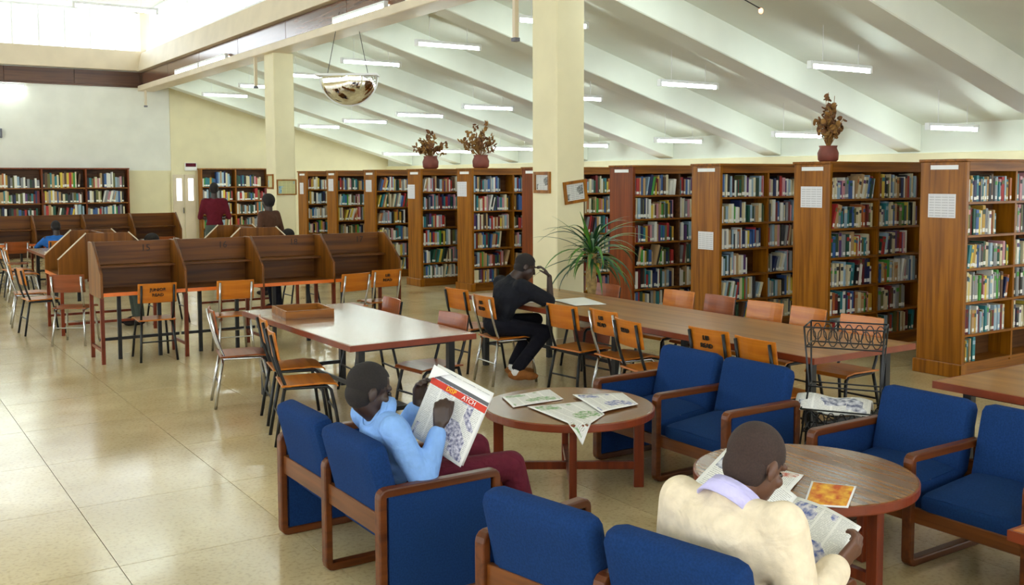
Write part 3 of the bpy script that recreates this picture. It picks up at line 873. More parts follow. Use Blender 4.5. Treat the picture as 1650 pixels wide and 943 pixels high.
def round_table(label, x, y, r, h, rot):
    t = thing('round_table', label, 'coffee table', (x, y, 0), rot, 'round coffee tables')
    MB().lathe([(r - .012, h - .03), (r - .006, h - .028), (r - .006, h - .003), (r - .012, h)], 64).build('table_top', M['round_top'], t)
    MB().lathe([(r - .02, h - .046), (r - .002, h - .044), (r, h - .038), (r, h - .006), (r - .007, h - .002), (r - .02, h - .03)], 64).build('edge_lipping', M['edge'], t, smooth=False)
    for a in (0, 90, 180, 270):
        c_, s_ = math.cos(R(a)), math.sin(R(a))
        lx, ly = (r - 0.09) * c_, (r - 0.09) * s_
        MB().box(-.03, .03, -.021, .021, 0, h - .046).build('leg', M['round_leg'], t, bevel=0.004, loc=(lx, ly, 0), rot=(0, 0, R(a)))
    q = r - 0.12
    MB().box(-q, q, -.016, .016, .11, .155).build('stretcher', M['round_leg'], t)
    MB().box(-.016, .016, -q, q, .11, .155).build('stretcher', M['round_leg'], t)
    MB().box(-q, q, -.014, .014, h - .09, h - .046).box(-.014, .014, -q, q, h - .09, h - .046).build('apron', M['round_leg'], t)
round_table('round wooden coffee table with newspapers between the two double armchairs', 3.55, 4.76, 0.51, 0.50, R(-33.5))
round_table('round wooden coffee table at lower right with a magazine on it', 3.62, 3.05, 0.50, 0.50, R(-33.5 - 60))

# ---------------------------------------------------------------- double armchairs
def cushion(w_, d_, h_, r, puff=0.02):
    """rounded slab as a subdivided super-ellipsoid shaped box, centred"""
    m = MB()
    N = 9
    def face(ax, sg):
        vs = []
        for j in range(N + 1):
            for i in range(N + 1):
                a, b = -1 + 2 * i / N, -1 + 2 * j / N
                p = [0, 0, 0]
                p[ax] = sg; p[(ax + 1) % 3] = a; p[(ax + 2) % 3] = b
                p = V((p[0] * w_ / 2, p[1] * d_ / 2, p[2] * h_ / 2))
                q = V((max(-w_ / 2 + r, min(w_ / 2 - r, p.x)), max(-d_ / 2 + r, min(d_ / 2 - r, p.y)), max(-h_ / 2 + r, min(h_ / 2 - r, p.z))))
                e = p - q
                if e.length > 1e-6: p = q + e.normalized() * r
                bul = puff * (1 - (2 * p.x / w_) ** 2) * (1 - (2 * p.y / d_) ** 2) * (1 - (2 * p.z / h_) ** 4 if ax != 2 else 1)
                if ax == 2: p.z += sg * max(0, bul)
                vs.append(p)
        fs = []
        for j in range(N):
            for i in range(N):
                f = (j * (N + 1) + i, j * (N + 1) + i + 1, (j + 1) * (N + 1) + i + 1, (j + 1) * (N + 1) + i)
                fs.append(f if sg > 0 else f[::-1])
        m.add(vs, fs)
    for ax in range(3):
        for sg in (-1, 1): face(ax, sg)
    return m
def sofa(label, loc, rz):
    t = thing('double_armchair', label, 'armchair', (loc[0], loc[1], 0), rz, 'blue double armchairs')
    P, D, AH = 0.578, 0.57, 0.545
    for k, y in enumerate((P, 0, -P)):
        rd = 0.022
        pts = []
        for (cx, cz, a0) in ((D - rd, AH - .02 - rd, 0), (rd, AH - .02 - rd, 90), (rd, .02 + rd, 180), (D - rd, .02 + rd, 270)):
            for q in range(4):
                a = R(a0 + 30 * q); pts.append((cx + rd * math.cos(a), y, cz + rd * math.sin(a)))
        MB().tube(pts, 0, closed=True, rect=(0.05, 0.038)).build('arm_frame', M['sofa_wood'], t, bevel=0.007, seg=2)
        if k != 1:
            MB().box(.03, D - .03, y - .014, y + .014, .035, AH - .035).build('side_panel', M['blue'], t)
    MB().box(D - .045, D - .012, -P + .02, P - .02, .215, .285).build('front_rail', M['sofa_wood_y'], t, bevel=0.004)
    MB().box(.0, .03, -P + .02, P - .02, .33, .425).build('back_rail', M['sofa_wood_y'], t, bevel=0.004)
    for s_ in (-1, 1):
        y = s_ * P / 2
        c = cushion(0.50, P - .066, 0.14, 0.04, 0.02).build('seat_cushion', M['blue'], t, smooth=True, loc=(0.30, y, 0.315), rot=(0, R(5), 0))
        MB().box(0.12, D - .05, y - P / 2 + .04, y + P / 2 - .04, 0.235, 0.265).build('seat_pan', M['blue'], t)
        cushion(0.12, P - .05, 0.40, 0.05, 0.0).build('back_cushion', M['blue'], t, smooth=True, loc=(0.045, y, 0.53), rot=(0, R(-14), 0))
    return t
sofa('blue double armchair seen from behind, where the man in the light blue shirt sits', (1.83, 4.355), 0)
sofa('blue double armchair at bottom centre, where the man in cream sits', (2.03, 2.54), R(11))
sofa('empty blue double armchair facing the camera beside the long table', (4.62, 4.54), R(180))
sofa('empty blue double armchair at the right edge behind the lower round table', (4.71, 2.86), R(180))

# ---------------------------------------------------------------- carrels
def side_poly(d, h, back=0.0, flip=1):
    """profile of a carrel side in (depth, z): full height at the back, sloped to the front"""
    return [(0, 0.66), (0, h), (-0.20 * flip, h), (-d * flip, 0.90), (-d * flip, 0.66)]
def carrel_row(label, x0, y_back, n, w_, nums=None, d=0.58, h=1.205):
    t = thing('study_carrel', label, 'carrel', (x0, y_back, 0), 0, 'study carrels')
    for i in range(n + 1):
        s_ = MB().prism(side_poly(d, h), 'x', -.012, .012).build('side_panel', M['carrel_z'], t, loc=(w_ * i, 0, 0), bevel=0.003)
        MB().tube([(0, -0.2, h + .003), (0, -d, .903)], 0.014, 6).build('edge_lipping', M['carrel_y'], s_, smooth=True)
        for yy in (-0.04, -d + .03):
            MB().box(-.018, .018, yy - .018, yy + .018, 0, 0.67).build('leg', M['round_leg'], t, loc=(w_ * i, 0, 0))
        MB().box(-.012, .012, -d + .04, -.05, .12, .15).build('stretcher', M['round_leg'], t, loc=(w_ * i, 0, 0))
    for i in range(n):
        a, b = w_ * i + .012, w_ * (i + 1) - .012
        bp = MB().box(a, b, -0.02, 0.0, 0.66, h - .01).build('back_panel', M['carrel'], t)
        MB().box(a, b, -0.05, -0.02, 0.96, h - .005).build('top_board', M['carrel'], t, bevel=0.004)
        MB().box(a, b, -0.24, -0.02, 0.935, 0.96).build('book_shelf', M['carrel'], t, bevel=0.003)
        dk = MB().box(a, b, -d + .0, -.02, 0.69, 0.715).build('desk', M['carrel'], t)
        MB().box(a, b, -d - .014, -d, 0.682, 0.718).build('desk_lipping', M['desk_edge'], dk)
        MB().box(a, b, -0.32, -0.30, .20, .23).build('stretcher', M['black'], t)
        for xx in (a + .2, b - .2):
            MB().box(xx - .018, xx + .018, -.33, -.294, 0, .69).build('leg', M['black'], t)
        if nums: text('number', nums[i], 0.10, M['ink'], t, frame_m((a + (b - a) * 0.68, -0.051, 1.12), (1, 0, 0), (0, 0, 1)), 0.001)
    return t
carrel_row('front row of four brown study carrels with stencilled numbers', 2.09, 11.12, 4, 0.826, ['15', '16', '18', '17'])
carrel_row('back row of brown study carrels below the wall shelves', 1.10, 19.95, 5, 0.84)
def carrel_double(label, cx, y0, n, w_, h=1.205, d=0.56):
    t = thing('study_carrel', label, 'carrel', (cx, y0, 0), 0, 'study carrels')
    for i in range(n + 1):
        s_ = MB().prism([(-d, .66), (d, .66), (d, .90), (.24, h), (-.24, h), (-d, .90)], 'y', -.012, .012).build('side_panel', M['carrel_z'], t, loc=(0, w_ * i, 0), bevel=0.003)
        for sg in (-1, 1):
            MB().tube([(sg * .24, 0, h + .003), (sg * d, 0, .903)], 0.012, 6).build('edge_lipping', M['sill'], s_, smooth=True)
        for xx in (-d + .03, d - .03):
            MB().box(xx - .018, xx + .018, -.018, .018, 0, .67).build('leg', M['round_leg'], t, loc=(0, w_ * i, 0))
        MB().box(-d + .04, d - .04, -.012, .012, .12, .15).build('stretcher', M['round_leg'], t, loc=(0, w_ * i, 0))
    for i in range(n):
        a, b = w_ * i + .012, w_ * (i + 1) - .012
        MB().box(-.012, .012, a, b, .66, h - .01).build('back_panel', M['carrel_y'], t)
        for sg in (-1, 1):
            x = sorted((sg * .012, sg * .24))
            MB().box(x[0], x[1], a, b, .935, .96).build('book_shelf', M['carrel_y'], t)
            x = sorted((sg * .012, sg * (d - .01)))
            dk = MB().box(x[0], x[1], a, b, .69, .715).build('desk', M['carrel_y'], t)
            x = sorted((sg * (d - .01), sg * (d + .004)))
            MB().box(x[0], x[1], a, b, .682, .718).build('desk_lipping', M['desk_edge'], dk)
    return t
carrel_double('double sided brown carrel behind the left end of the front row', 2.62, 12.8, 1, 0.95)
carrel_double('double sided brown carrel behind the right part of the front row', 4.56, 13.0, 1, 0.95)
# ---------------------------------------------------------------- plants
rp = random.Random(3)
t = thing('potted_palm', 'potted palm with long drooping strap leaves in front of the near column', 'plant', (6.37, 8.14, 0))
MB().lathe([(0.13, 0), (0.16, 0.02), (0.20, 0.30), (0.215, 0.32), (0.215, 0.36), (0.19, 0.36), (0.185, 0.33)], 28).build('pot', M['clay'], t, smooth=True)
MB().lathe([(0.01, 0.32), (0.186, 0.325), (0.186, 0.33), (0.01, 0.335)], 20).build('soil', M['case_dark'], t)
MB().tube([(0, 0, 0.3), (0.01, -0.01, 0.6), (-0.01, 0.01, 0.85), (0, 0, 1.08)], [0.06, 0.052, 0.055, 0.045], 12).build('trunk', M['trunk'], t, smooth=True)
def strap(az, el, L, wd, droop, c, base=(0, 0, 1.05), seg=9):
    m = MB(); vs = []; fs = []
    p = V(base); e = el
    sd = V((-math.sin(az), math.cos(az), 0))
    for i in range(seg + 1):
        f = i / seg
        ww = wd * (0.35 + 1.3 * f if f < .5 else 1.0) * (1 - max(0, f - .45) / .56) + .001
        d = V((math.cos(az) * math.cos(e), math.sin(az) * math.cos(e), math.sin(e)))
        n = sd.cross(d)
        vs += [p - sd * ww, p + n * ww * 0.35 * -1, p + sd * ww]
        p = p + d * (L / seg); e -= droop / seg
    for i in range(seg):
        for j in range(2): fs.append((3 * i + j, 3 * i + j + 1, 3 * i + j + 4, 3 * i + j + 3))
    m.add(vs, fs)
    m.build('leaf', M['leaf'] if c else M['leaf2'], t, smooth=True)
for i in range(66):
    az = i * 2.39996 + rp.uniform(-.2, .2)
    f = i / 66
    strap(az, R(78 - 82 * f + rp.uniform(-8, 8)), rp.uniform(0.48, 0.74) * (0.58 if math.sin(az) > .35 else 1), rp.uniform(.017, .026), R(rp.uniform(50, 120)), rp.random() < .55, base=(0, 0, 1.10 - .12 * f))
strap(R(200), R(72), 0.52, .024, R(20), True); strap(R(150), R(60), 0.6, .02, R(35), True)

def dried(label, x, y, pot_r, pot_h, H, spread, n, seed):
    q = random.Random(seed)
    t = thing('dried_plant', label, 'plant', (x, y, 2.01), 0, 'dried plants on the bookcases')
    MB().lathe([(pot_r * .75, 0), (pot_r * .95, pot_h * .12), (pot_r, pot_h * .55), (pot_r * .8, pot_h * .85), (pot_r * .88, pot_h), (pot_r * .7, pot_h), (pot_r * .65, pot_h * .8)], 24).build('pot', M['clay'], t, smooth=True)
    for i in range(n):
        az = q.uniform(0, 6.283); sp = spread * math.sqrt(q.random()); h = H * q.uniform(.3, .8) * (1 - .3 * sp / spread)
        if i < 4: sp = spread * .3; h = H * (1 - .07 * i)
        a = V((0, 0, pot_h * .8)); e = V((math.cos(az) * sp, math.sin(az) * sp, pot_h * .8 + h))
        mid = (a + e) / 2 + V((q.uniform(-.03, .03), q.uniform(-.03, .03), .03))
        s_ = MB().tube([a, mid, e], [.005, .004, .003], 5).build('stem', M['dry'], t)
        m = MB()
        for k in range(q.randint(6, 9)):
            f = q.uniform(.45, 1.02)
            c = a.lerp(mid, f * 2) if f < .5 else mid.lerp(e, (f - .5) * 2)
            c = c + V((q.uniform(-1, 1), q.uniform(-1, 1), q.uniform(-.6, 1))) * .035
            B = Matrix.Rotation(q.uniform(0, 6), 3, 'Z') @ Matrix.Rotation(q.uniform(-1.2, 1.2), 3, 'X')
            m.ell(c, (q.uniform(.012, .026) * 1.35, q.uniform(.006, .014), q.uniform(.014, .034) * 1.35), B, 7, 5)
        m.build('seed_head', M['dry2'] if q.random() < .55 else M['dry'], s_)['kind'] = 'stuff'
dried('rightmost dried plant in a clay pot on the bookcase row', 8.72, 7.10, 0.11, 0.17, 0.60, 0.19, 22, 1)
dried('taller dried plant in a clay pot, right one of the two far pots', 8.78, 14.2, 0.14, 0.22, 0.62, 0.38, 30, 2)
dried('shorter dried plant in a clay pot, left one of the two far pots', 8.47, 15.35, 0.14, 0.22, 0.48, 0.34, 30, 3)

# ---------------------------------------------------------------- pictures on the columns
def picture(label, o, xd, w_, h, fw, mat, fm, tilt=0):
    x = V(xd).normalized(); z = V((0, 0, 1)); nrm = x.cross(z)
    t = thing('framed_picture', label, 'picture', o, 0, 'pictures on the columns')
    ct, st = math.cos(tilt), math.sin(tilt)
    def P(a, b, c=0.0): return x * (a * ct - b * st) + z * (a * st + b * ct) + nrm * c
    def plank(a0, a1, b0, b1, c0, c1):
        m = MB(); m.box(0, 1, 0, 1, 0, 1)
        m.v = [tuple(P(a0 + (a1 - a0) * v[0], b0 + (b1 - b0) * v[1], c0 + (c1 - c0) * v[2])) for v in m.v]
        return m
    for a in ((-w_ / 2, w_ / 2, h / 2 - fw, h / 2), (-w_ / 2, w_ / 2, -h / 2, -h / 2 + fw), (-w_ / 2, -w_ / 2 + fw, -h / 2 + fw, h / 2 - fw), (w_ / 2 - fw, w_ / 2, -h / 2 + fw, h / 2 - fw)):
        plank(*a, 0, 0.02).build('frame_side', fm, t)
    m = MB(); m.grid(lambda u, v: P((u - .5) * (w_ - 2 * fw), (v - .5) * (h - 2 * fw), .006), 1, 1)
    m.build('picture_sheet', mat, t, uv=True)
picture('small square framed photograph on the left face of the near column', (NX - .001, 8.86, 1.80), (0, -1, 0), 0.30, 0.23, 0.034, M['photo'], M['oak'], 0)
picture('tilted dark framed photograph on the right face of the near column', (NX + .24, 8.608, 1.70), (1, 0, 0), 0.30, 0.24, 0.032, M['photo'], M['oak'], R(7))
picture('blue and yellow framed poster on the right face of the far column', (NX + .2, 16.918, 1.70), (1, 0, 0), 0.36, 0.27, 0.02, M['poster'], M['oak'], 0)
picture('narrow greenish framed sheet on the left face of the far column', (NX - .001, 17.15, 1.80), (0, -1, 0), 0.30, 0.26, 0.03, M['poster'], M['oak'], 0)

# ---------------------------------------------------------------- newspapers and papers
def sheet(name, label, cat, corners, mat, z=0, th=0.003, group='newspapers and papers', wave=0.004, nu=8, nv=8, droop=None, parent=None):
    a, b, c, d = [V(p) if len(p) == 3 else V((p[0], p[1], z)) for p in corners]   # bottom-left, bottom-right, top-right, top-left
    m = MB()
    def fn(u, v):
        p = a.lerp(b, u).lerp(d.lerp(c, u), v)
        p = p + V((0, 0, wave * (1 + math.sin(5 * u + 3 * v) * .5)))
        if droop: p = droop(p)
        return p
    m.grid(fn, nu, nv)
    o = m.build(name, mat, uv=True, smooth=True, solid=th)
    return tag(o, label, cat, group)
sheet('newspaper', 'folded newspaper at the left of the middle round table', 'newspaper', ((3.22, 4.86), (3.60, 4.88), (3.68, 5.14), (3.32, 5.14)), M['news_green'], 0.5025, .004)
def dr1(p):
    d = math.hypot(p.x - 3.55, p.y - 4.76) - 0.505
    if d > 0: p = V((p.x, p.y, p.z - d * 0.75))
    return p
sheet('newspaper', 'open newspaper hanging over the front edge of the middle round table', 'newspaper', ((3.24, 4.22), (3.56, 4.43), (3.66, 4.74), (3.30, 4.83)), M['news_green'], 0.5025, .003, droop=dr1)
sheet('newspaper', 'newspaper at the right rear of the middle round table, under the open one', 'newspaper', ((3.55, 4.45), (3.87, 4.50), (3.98, 4.78), (3.70, 4.92)), M['news_blue'], 0.5085, .003)
sheet('newspaper', 'newspaper at the back of the lower round table beyond the man in cream', 'newspaper', ((3.30, 2.86), (3.56, 3.0), (3.50, 3.44), (3.26, 3.26)), M['news_red'], 0.5025, .004)
sheet('magazine', 'magazine with an orange cover on the lower round table', 'magazine', ((3.23, 2.72), (3.36, 2.60), (3.62, 2.76), (3.52, 2.92)), M['magazine'], 0.503, .005, wave=.001)
sheet('paper_sheet', 'white open papers on the long table beside the man in black', 'papers', ((5.42, 7.16), (5.72, 7.10), (5.86, 7.62), (5.50, 7.66)), M['paper'], 0.702, .002)
sheet('exercise_book', 'small white exercise book on the long table under the arm of the man in black', 'papers', ((5.16, 7.62), (5.34, 7.60), (5.36, 7.86), (5.18, 7.88)), M['news'], 0.702, .006, wave=.001)
for n, (x, y, z, w_) in enumerate(((2.2, 19.6, .716, .2), (4.6, 19.55, .716, .3), (5.1, 19.6, .716, .2), (2.55, 16.9, .722, .2))):
    sheet('paper_sheet', ['white papers on the back row desk at far left', 'white papers on the back row desk near its right end', 'white papers on the last desk of the back row', 'white sheet on the small far table'][n],
          'papers', ((x, y - .1), (x + w_, y - .1), (x + w_, y + .12), (x, y + .12)), M['paper'], z, .008)

# ---------------------------------------------------------------- wire newspaper rack
t = thing('newspaper_rack', 'black wire newspaper rack between the two empty blue double armchairs', 'rack', (4.86, 3.80, 0), R(-58))
def wire(pts, name, r=.004): MB().tube(pts, r, 6).build(name, M['black'], t, smooth=True)
for sy in (-1, 1):
    wire([(-.26, sy * .20, 0), (-.20, sy * .05, .62), (-.22, sy * .14, .98)], 'leg', .006)
    wire([(.26, sy * .20, 0), (.20, sy * .05, .62), (.22, sy * .14, .98)], 'leg', .006)
for z, hw, hd in ((.98, .22, .14), (.86, .21, .11), (.62, .20, .07), (.50, .23, .16), (.36, .22, .12), (.24, .23, .14)):
    for sy in (-1, 1): wire([(-hw, sy * hd, z), (hw, sy * hd, z)], 'rail', .005)
    for sx in (-1, 1): wire([(sx * hw, -hd, z), (sx * hw, hd, z)], 'rail', .005)
for z0, z1, hd in ((.86, .98, .125), (.37, .50, .14)):
    for sy in (-1, 1):
        for k in range(7):
            x = -.18 + .06 * k
            wire([(x + .024 * math.cos(a), sy * hd, (z0 + z1) / 2 + .05 * math.sin(a)) for a in [2 * math.pi * q / 10 for q in range(11)]], 'scroll', .0035)
for sy in (-1, 1): wire([(-.22, sy * .17, .1), (.2, sy * .08, .5)], 'brace'); wire([(.22, sy * .17, .1), (-.2, sy * .08, .5)], 'brace')
m = MB()
m.grid(lambda u, v: V((4.86, 3.80, .53)) + Matrix.Rotation(R(-58), 3, 'Z') @ V((-.27 + .42 * u, (v - .5) * .25, .02 - .14 * (v - .5) ** 2 * 2 - .05 * max(0, u - .7) + .01 * math.sin(9 * u))), 12, 10)
tag(m.build('newspaper', M['news'], uv=True, smooth=True, solid=.012), 'folded newspaper draped over the black wire rack', 'newspaper', 'newspapers and papers')
# ---------------------------------------------------------------- people
def remesh(mb, voxel, smooth_it=3, fac=0.5):
    me = bpy.data.meshes.new('tmp'); me.from_pydata(mb.v, [], mb.f)
    o = bpy.data.objects.new('tmp', me); COL.objects.link(o)
    r = o.modifiers.new('r', 'REMESH'); r.mode = 'VOXEL'; r.voxel_size = voxel
    if smooth_it:
        s_ = o.modifiers.new('s', 'SMOOTH'); s_.factor = fac; s_.iterations = smooth_it
    dg = bpy.context.evaluated_depsgraph_get()
    out = bpy.data.meshes.new_from_object(o.evaluated_get(dg))
    bpy.data.objects.remove(o); bpy.data.meshes.remove(me)
    out.polygons.foreach_set('use_smooth', [True] * len(out.polygons))
    return out
def ik(a, c, l1, l2, pole):
    a, c, pole = V(a), V(c), V(pole)
    d = c - a; L = min(d.length, (l1 + l2) * .999)
    dn = d.normalized()
    x = (l1 * l1 - l2 * l2 + L * L) / (2 * L)
    h = math.sqrt(max(0, l1 * l1 - x * x))
    pv = pole - a; pv = (pv - dn * pv.dot(dn)).normalized()
    return a + dn * x + pv * h
def basis(s_, f, u):
    return Matrix((s_, f, u)).transposed()
def hand(mb, wrist, fwd, palm, side, curl=40, spread=6, thumb=35):
    """palm, four curled fingers of unequal length and a thumb leaving the side of the palm. palm = direction the palm faces; side=+1 thumb along fwd x palm"""
    w_, f, pn = V(wrist), V(fwd).normalized(), V(palm).normalized()
    pn = (pn - f * pn.dot(f)).normalized()
    sd = f.cross(pn) * side       # toward the thumb
    # palm block
    for k, off in enumerate((.028, .010, -.010, -.027)):
        kn = w_ + f * (.088 - .006 * abs(k - 1)) + sd * off
        mb.cap(w_ + f * .012 + sd * off * .6, kn, .0145, .0125, 10)
    mb.ell(w_ + f * .045, (.034, .046, .015), basis(sd, f, sd.cross(f)), 12, 8)
    for k, (off, L) in enumerate(((.028, .074), (.010, .082), (-.010, .077), (-.027, .060))):
        p = w_ + f * (.088 - .006 * abs(k - 1)) + sd * off
        ang = R(curl * .55); sp = R(spread * (1.5 - k))
        d0 = (f * math.cos(sp) + sd * math.sin(sp)).normalized()
        for j, (fr, rr, r2) in enumerate(((.46, .0100, .0094), (.30, .0094, .0088), (.24, .0088, .0075))):
            d = d0 * math.cos(ang) + pn * math.sin(ang)
            q = p + d * (L * fr)
            mb.cap(p, q, rr, r2, 10)
            p = q; ang += R(curl)
    p = w_ + f * .026 + sd * .026
    d = (f * math.cos(R(thumb)) + sd * math.sin(R(thumb)) + pn * .35).normalized()
    q = p + d * .046; mb.cap(p, q, .0145, .0115, 10)
    d = (f * math.cos(R(thumb * .3)) + sd * math.sin(R(thumb * .3)) + pn * .5).normalized()
    r_ = q + d * .030; mb.cap(q, r_, .0115, .010, 10); mb.cap(r_, r_ + d * .022, .010, .008, 10)

def person(label, J, cl, skin='skin', hairm='hair', voxel=.0065, sleeves=1.0, hands=None, hair_len=0.0, shoes='dark_shoe', female=False, collar=None, belly=1.0, group=None, knit=0.0, head_scale=1.0, wide=1.0, socks=False, collar_r=1.0):
    base = V(J['pelvis']); base.z = 0
    t = thing('person', label, 'person', base)
    o0 = base
    g = lambda k: V(J[k]) - o0
    pel, neck, head = g('pelvis'), g('neck'), g('head')
    shl, shr = g('sh_l'), g('sh_r')
    lat = (shl - shr).normalized()
    up = (neck - pel).normalized()
    fw = lat.cross(up).normalized() * (-1)
    if fw.dot(V(J['face'])) < 0: fw = -fw
    lat2 = up.cross(fw) if (up.cross(fw)).dot(lat) > 0 else fw.cross(up)
    B = basis(lat2, fw, up)
    Lt = (neck - pel).length
    body, shirt, trou = MB(), MB(), MB()
    hipl, hipr = g('hip_l'), g('hip_r')
    def torso(mb, k, part='all'):
        if part in ('all', 'up'):
            c = pel + up * Lt * .66
            mb.ell(c, (.150 * k * wide, .098 * k, Lt * .30), B, 22, 14)
            mb.ell(pel + up * Lt * .36, (.134 * k * wide, .098 * k * belly, Lt * .30), B, 22, 14)
            mb.ell(pel + up * Lt * .12, (.150 * k, .108 * k, Lt * .20), B, 22, 14)
            mid = pel + up * Lt * .88
            mb.cap(shl, mid + lat * .02, .054 * k, .06 * k); mb.cap(shr, mid - lat * .02, .054 * k, .06 * k)
            mb.cap(shl - up * .02, pel + up * Lt * .55 + lat * .07, .05 * k, .08 * k); mb.cap(shr - up * .02, pel + up * Lt * .55 - lat * .07, .05 * k, .08 * k)
            mb.cap(mid, neck, .066 * k, .056 * k)
            mb.ell(pel + up * Lt * .74 - fw * .02, (.14 * k * wide, .088 * k, Lt * .24), B, 20, 12)
        if part in ('all', 'low'):
            mb.ell(pel, (.158 * k, .118 * k, .105 * k), B, 22, 14)
    torso(body, .93); torso(shirt, 1.05, 'up'); torso(trou, 1.06, 'low')
    # arms
    for sd in ('l', 'r'):
        s_, e, w_ = g('sh_' + sd), g('el_' + sd), g('wr_' + sd)
        shirt.cap(s_.lerp(e, .35), pel + up * Lt * .5 + lat * (.07 if sd == 'l' else -.07), .05 + knit, .085)
        body.cap(s_, e, .042, .034); body.cap(e, w_, .036, .024)
        if sleeves > 0: shirt.cap(s_, e if sleeves >= .5 else s_.lerp(e, sleeves * 2), .058 + knit, .050 + knit)
        if sleeves > .5: shirt.cap(e, e.lerp(w_, (sleeves - .5) * 2), .051 + knit, .036 + knit)
        hd = (hands or {}).get(sd)
        if hd: hand(body, w_, hd[0], hd[1], hd[2], *hd[3:])
        else: hand(body, w_, (w_ - e), fw if abs((w_ - e).normalized().dot(fw)) < .8 else V((0, 0, -1)), 1 if sd == 'r' else -1, 30)
    # legs and feet
    for sd in ('l', 'r'):
        h_, k_, a_ = g('hip_' + sd), g('kn_' + sd), g('an_' + sd)
        body.cap(h_, k_, .072, .050); body.cap(k_, k_.lerp(a_, .35), .050, .052); body.cap(k_.lerp(a_, .35), a_, .052, .034)
        trou.cap(h_, k_, .088, .068); trou.cap(k_, a_.lerp(k_, .08), .067, .056)
        fd = V(J.get('foot_' + sd, J['face'])); fd.z = 0; fd.normalize()
        body.cap(a_ - V((0, 0, .03)), a_ + fd * .13 - V((0, 0, .052)), .034, .026)
        sm = MB()
        sb_ = a_ + V((0, 0, -.035))
        sd_ = fd.cross(V((0, 0, 1)))
        sm.ell(sb_ + fd * .03, (.044, .10, .050), basis(sd_, fd, V((0, 0, 1))), 16, 10)
        sm.ell(sb_ + fd * .13 - V((0, 0, .012)), (.046, .075, .036), basis(sd_, fd, V((0, 0, 1))), 16, 10)
        zmin = a_.z - .085
        sm.v = [(p[0], p[1], max(p[2], zmin)) for p in sm.v]
        so = obj('shoe', remesh(sm, .008, 2), t); so.data.materials.append(M[shoes])
        if socks:
            sk = MB().cap(a_ + V((0, 0, -.02)), a_.lerp(k_, .16), .045, .042); q_ = sk.build('sock', M['sock'], t, smooth=True)
    # head
    hf = V(J['face']).normalized(); hu0 = V(J.get('head_up', head - neck)).normalized()
    hs = hf.cross(hu0).normalized(); hu = hs.cross(hf).normalized()
    HB = basis(hs, hf, hu)
    q = head_scale
    H = lambda s_, f, u: head + (hs * s_ + hf * f + hu * u) * q
    def E(mb, c, r_, n=18, k=12): mb.ell(H(*c), [x * q for x in r_], HB, n, k)
    E(body, (0, -.012, .03), (.074, .094, .086)); E(body, (0, .024, -.028), (.060, .068, .085)); E(body, (0, .052, -.088), (.034, .033, .028))
    E(body, (0, -.03, -.02), (.062, .064, .06))
    body.cap(H(0, .086, .012), H(0, .106, -.026), .009 * q, .014 * q); E(body, (.013, .094, -.030), (.010, .011, .008), 8, 6); E(body, (-.013, .094, -.030), (.010, .011, .008), 8, 6)
    E(body, (0, .086, -.058), (.026, .011, .008), 10, 8); E(body, (0, .083, -.070), (.023, .012, .009), 10, 8)
    body.cap(H(-.045, .070, .026), H(.045, .070, .026), .012 * q, .012 * q)
    for s_ in (-1, 1):
        E(body, (s_ * .076, -.012, -.012), (.009, .020, .031), 10, 8); E(body, (s_ * .045, .058, -.022), (.02, .02, .02), 10, 8)
    body.cap(H(0, -.022, -.05), neck - up * .02, .054, .058)
    bm = remesh(body, voxel, 3); bo = obj('body', bm, t); bm.materials.append(M[skin])
    for s_ in (-1, 1):
        MB().ell(H(s_ * .031, .079, .003), (.011 * q, .011 * q, .009 * q), HB, 10, 8).build('eye', M['eye'], bo, smooth=True)
    so = obj('shirt', remesh(shirt, voxel * 1.15, 22, 0.7), t); so.data.materials.append(M[cl[0]])
    to = obj('trousers', remesh(trou, voxel * 1.15, 5), t); to.data.materials.append(M[cl[1]])
    if collar:
        m = MB(); nv_ = 22
        c0 = neck - up * .012; 
        ax = (H(0, -.02, -.06) - neck).normalized()
        a1 = ax.cross(lat).normalized()
        for (rr, hh) in ((.078, -.03), (.070, .036), (.064, .036), (.074, .012)):
            m.v += [tuple(c0 + ax * hh + (lat2 * math.cos(2 * math.pi * j / nv_) + a1 * math.sin(2 * math.pi * j / nv_)) * rr * collar_r) for j in range(nv_)]
        for i in range(3):
            for j in range(nv_):
                m.f.append((i * nv_ + j, i * nv_ + (j + 1) % nv_, (i + 1) * nv_ + (j + 1) % nv_, (i + 1) * nv_ + j)); m.m.append(0)
        m.build('collar', M[collar], t, smooth=True, solid=.006)
    # hair cap
    m = MB(); hl = hair_len
    m.ell((0, -.013, .032), (.0765 + hl, .0965 + hl, .0885 + hl), None, 36, 26)
    keep = []
    for f in m.f:
        c = sum((V(m.v[i]) for i in f), V()) / len(f)
        line = -.068 if c.y < -.02 else (-.04 + (c.y + .02) * 1.2 if abs(c.x) > .05 else .045)
        if c.y > .045 and c.z < .075: continue
        if c.z < line and not (female and c.y < 0): continue
        keep.append(f)
    if female: keep = [f for f in keep]
    nb = MB().ell((0, -.036, -.018), (.0665 + hl * .5, .0665 + hl * .5, .070), None, 30, 20)
    nf = [f for f in nb.f if (lambda c: c.y < -.012 and c.z > -.078)(sum((V(nb.v[i]) for i in f), V()) / len(f))]
    o_ = len(m.v); m.v += nb.v; keep += [tuple(i + o_ for i in f) for f in nf]
    m.f = keep; m.m = [0] * len(keep)
    m.v = [tuple(H(*p)) for p in m.v]
    m.build('hair', M[hairm], t, smooth=True)
    return t

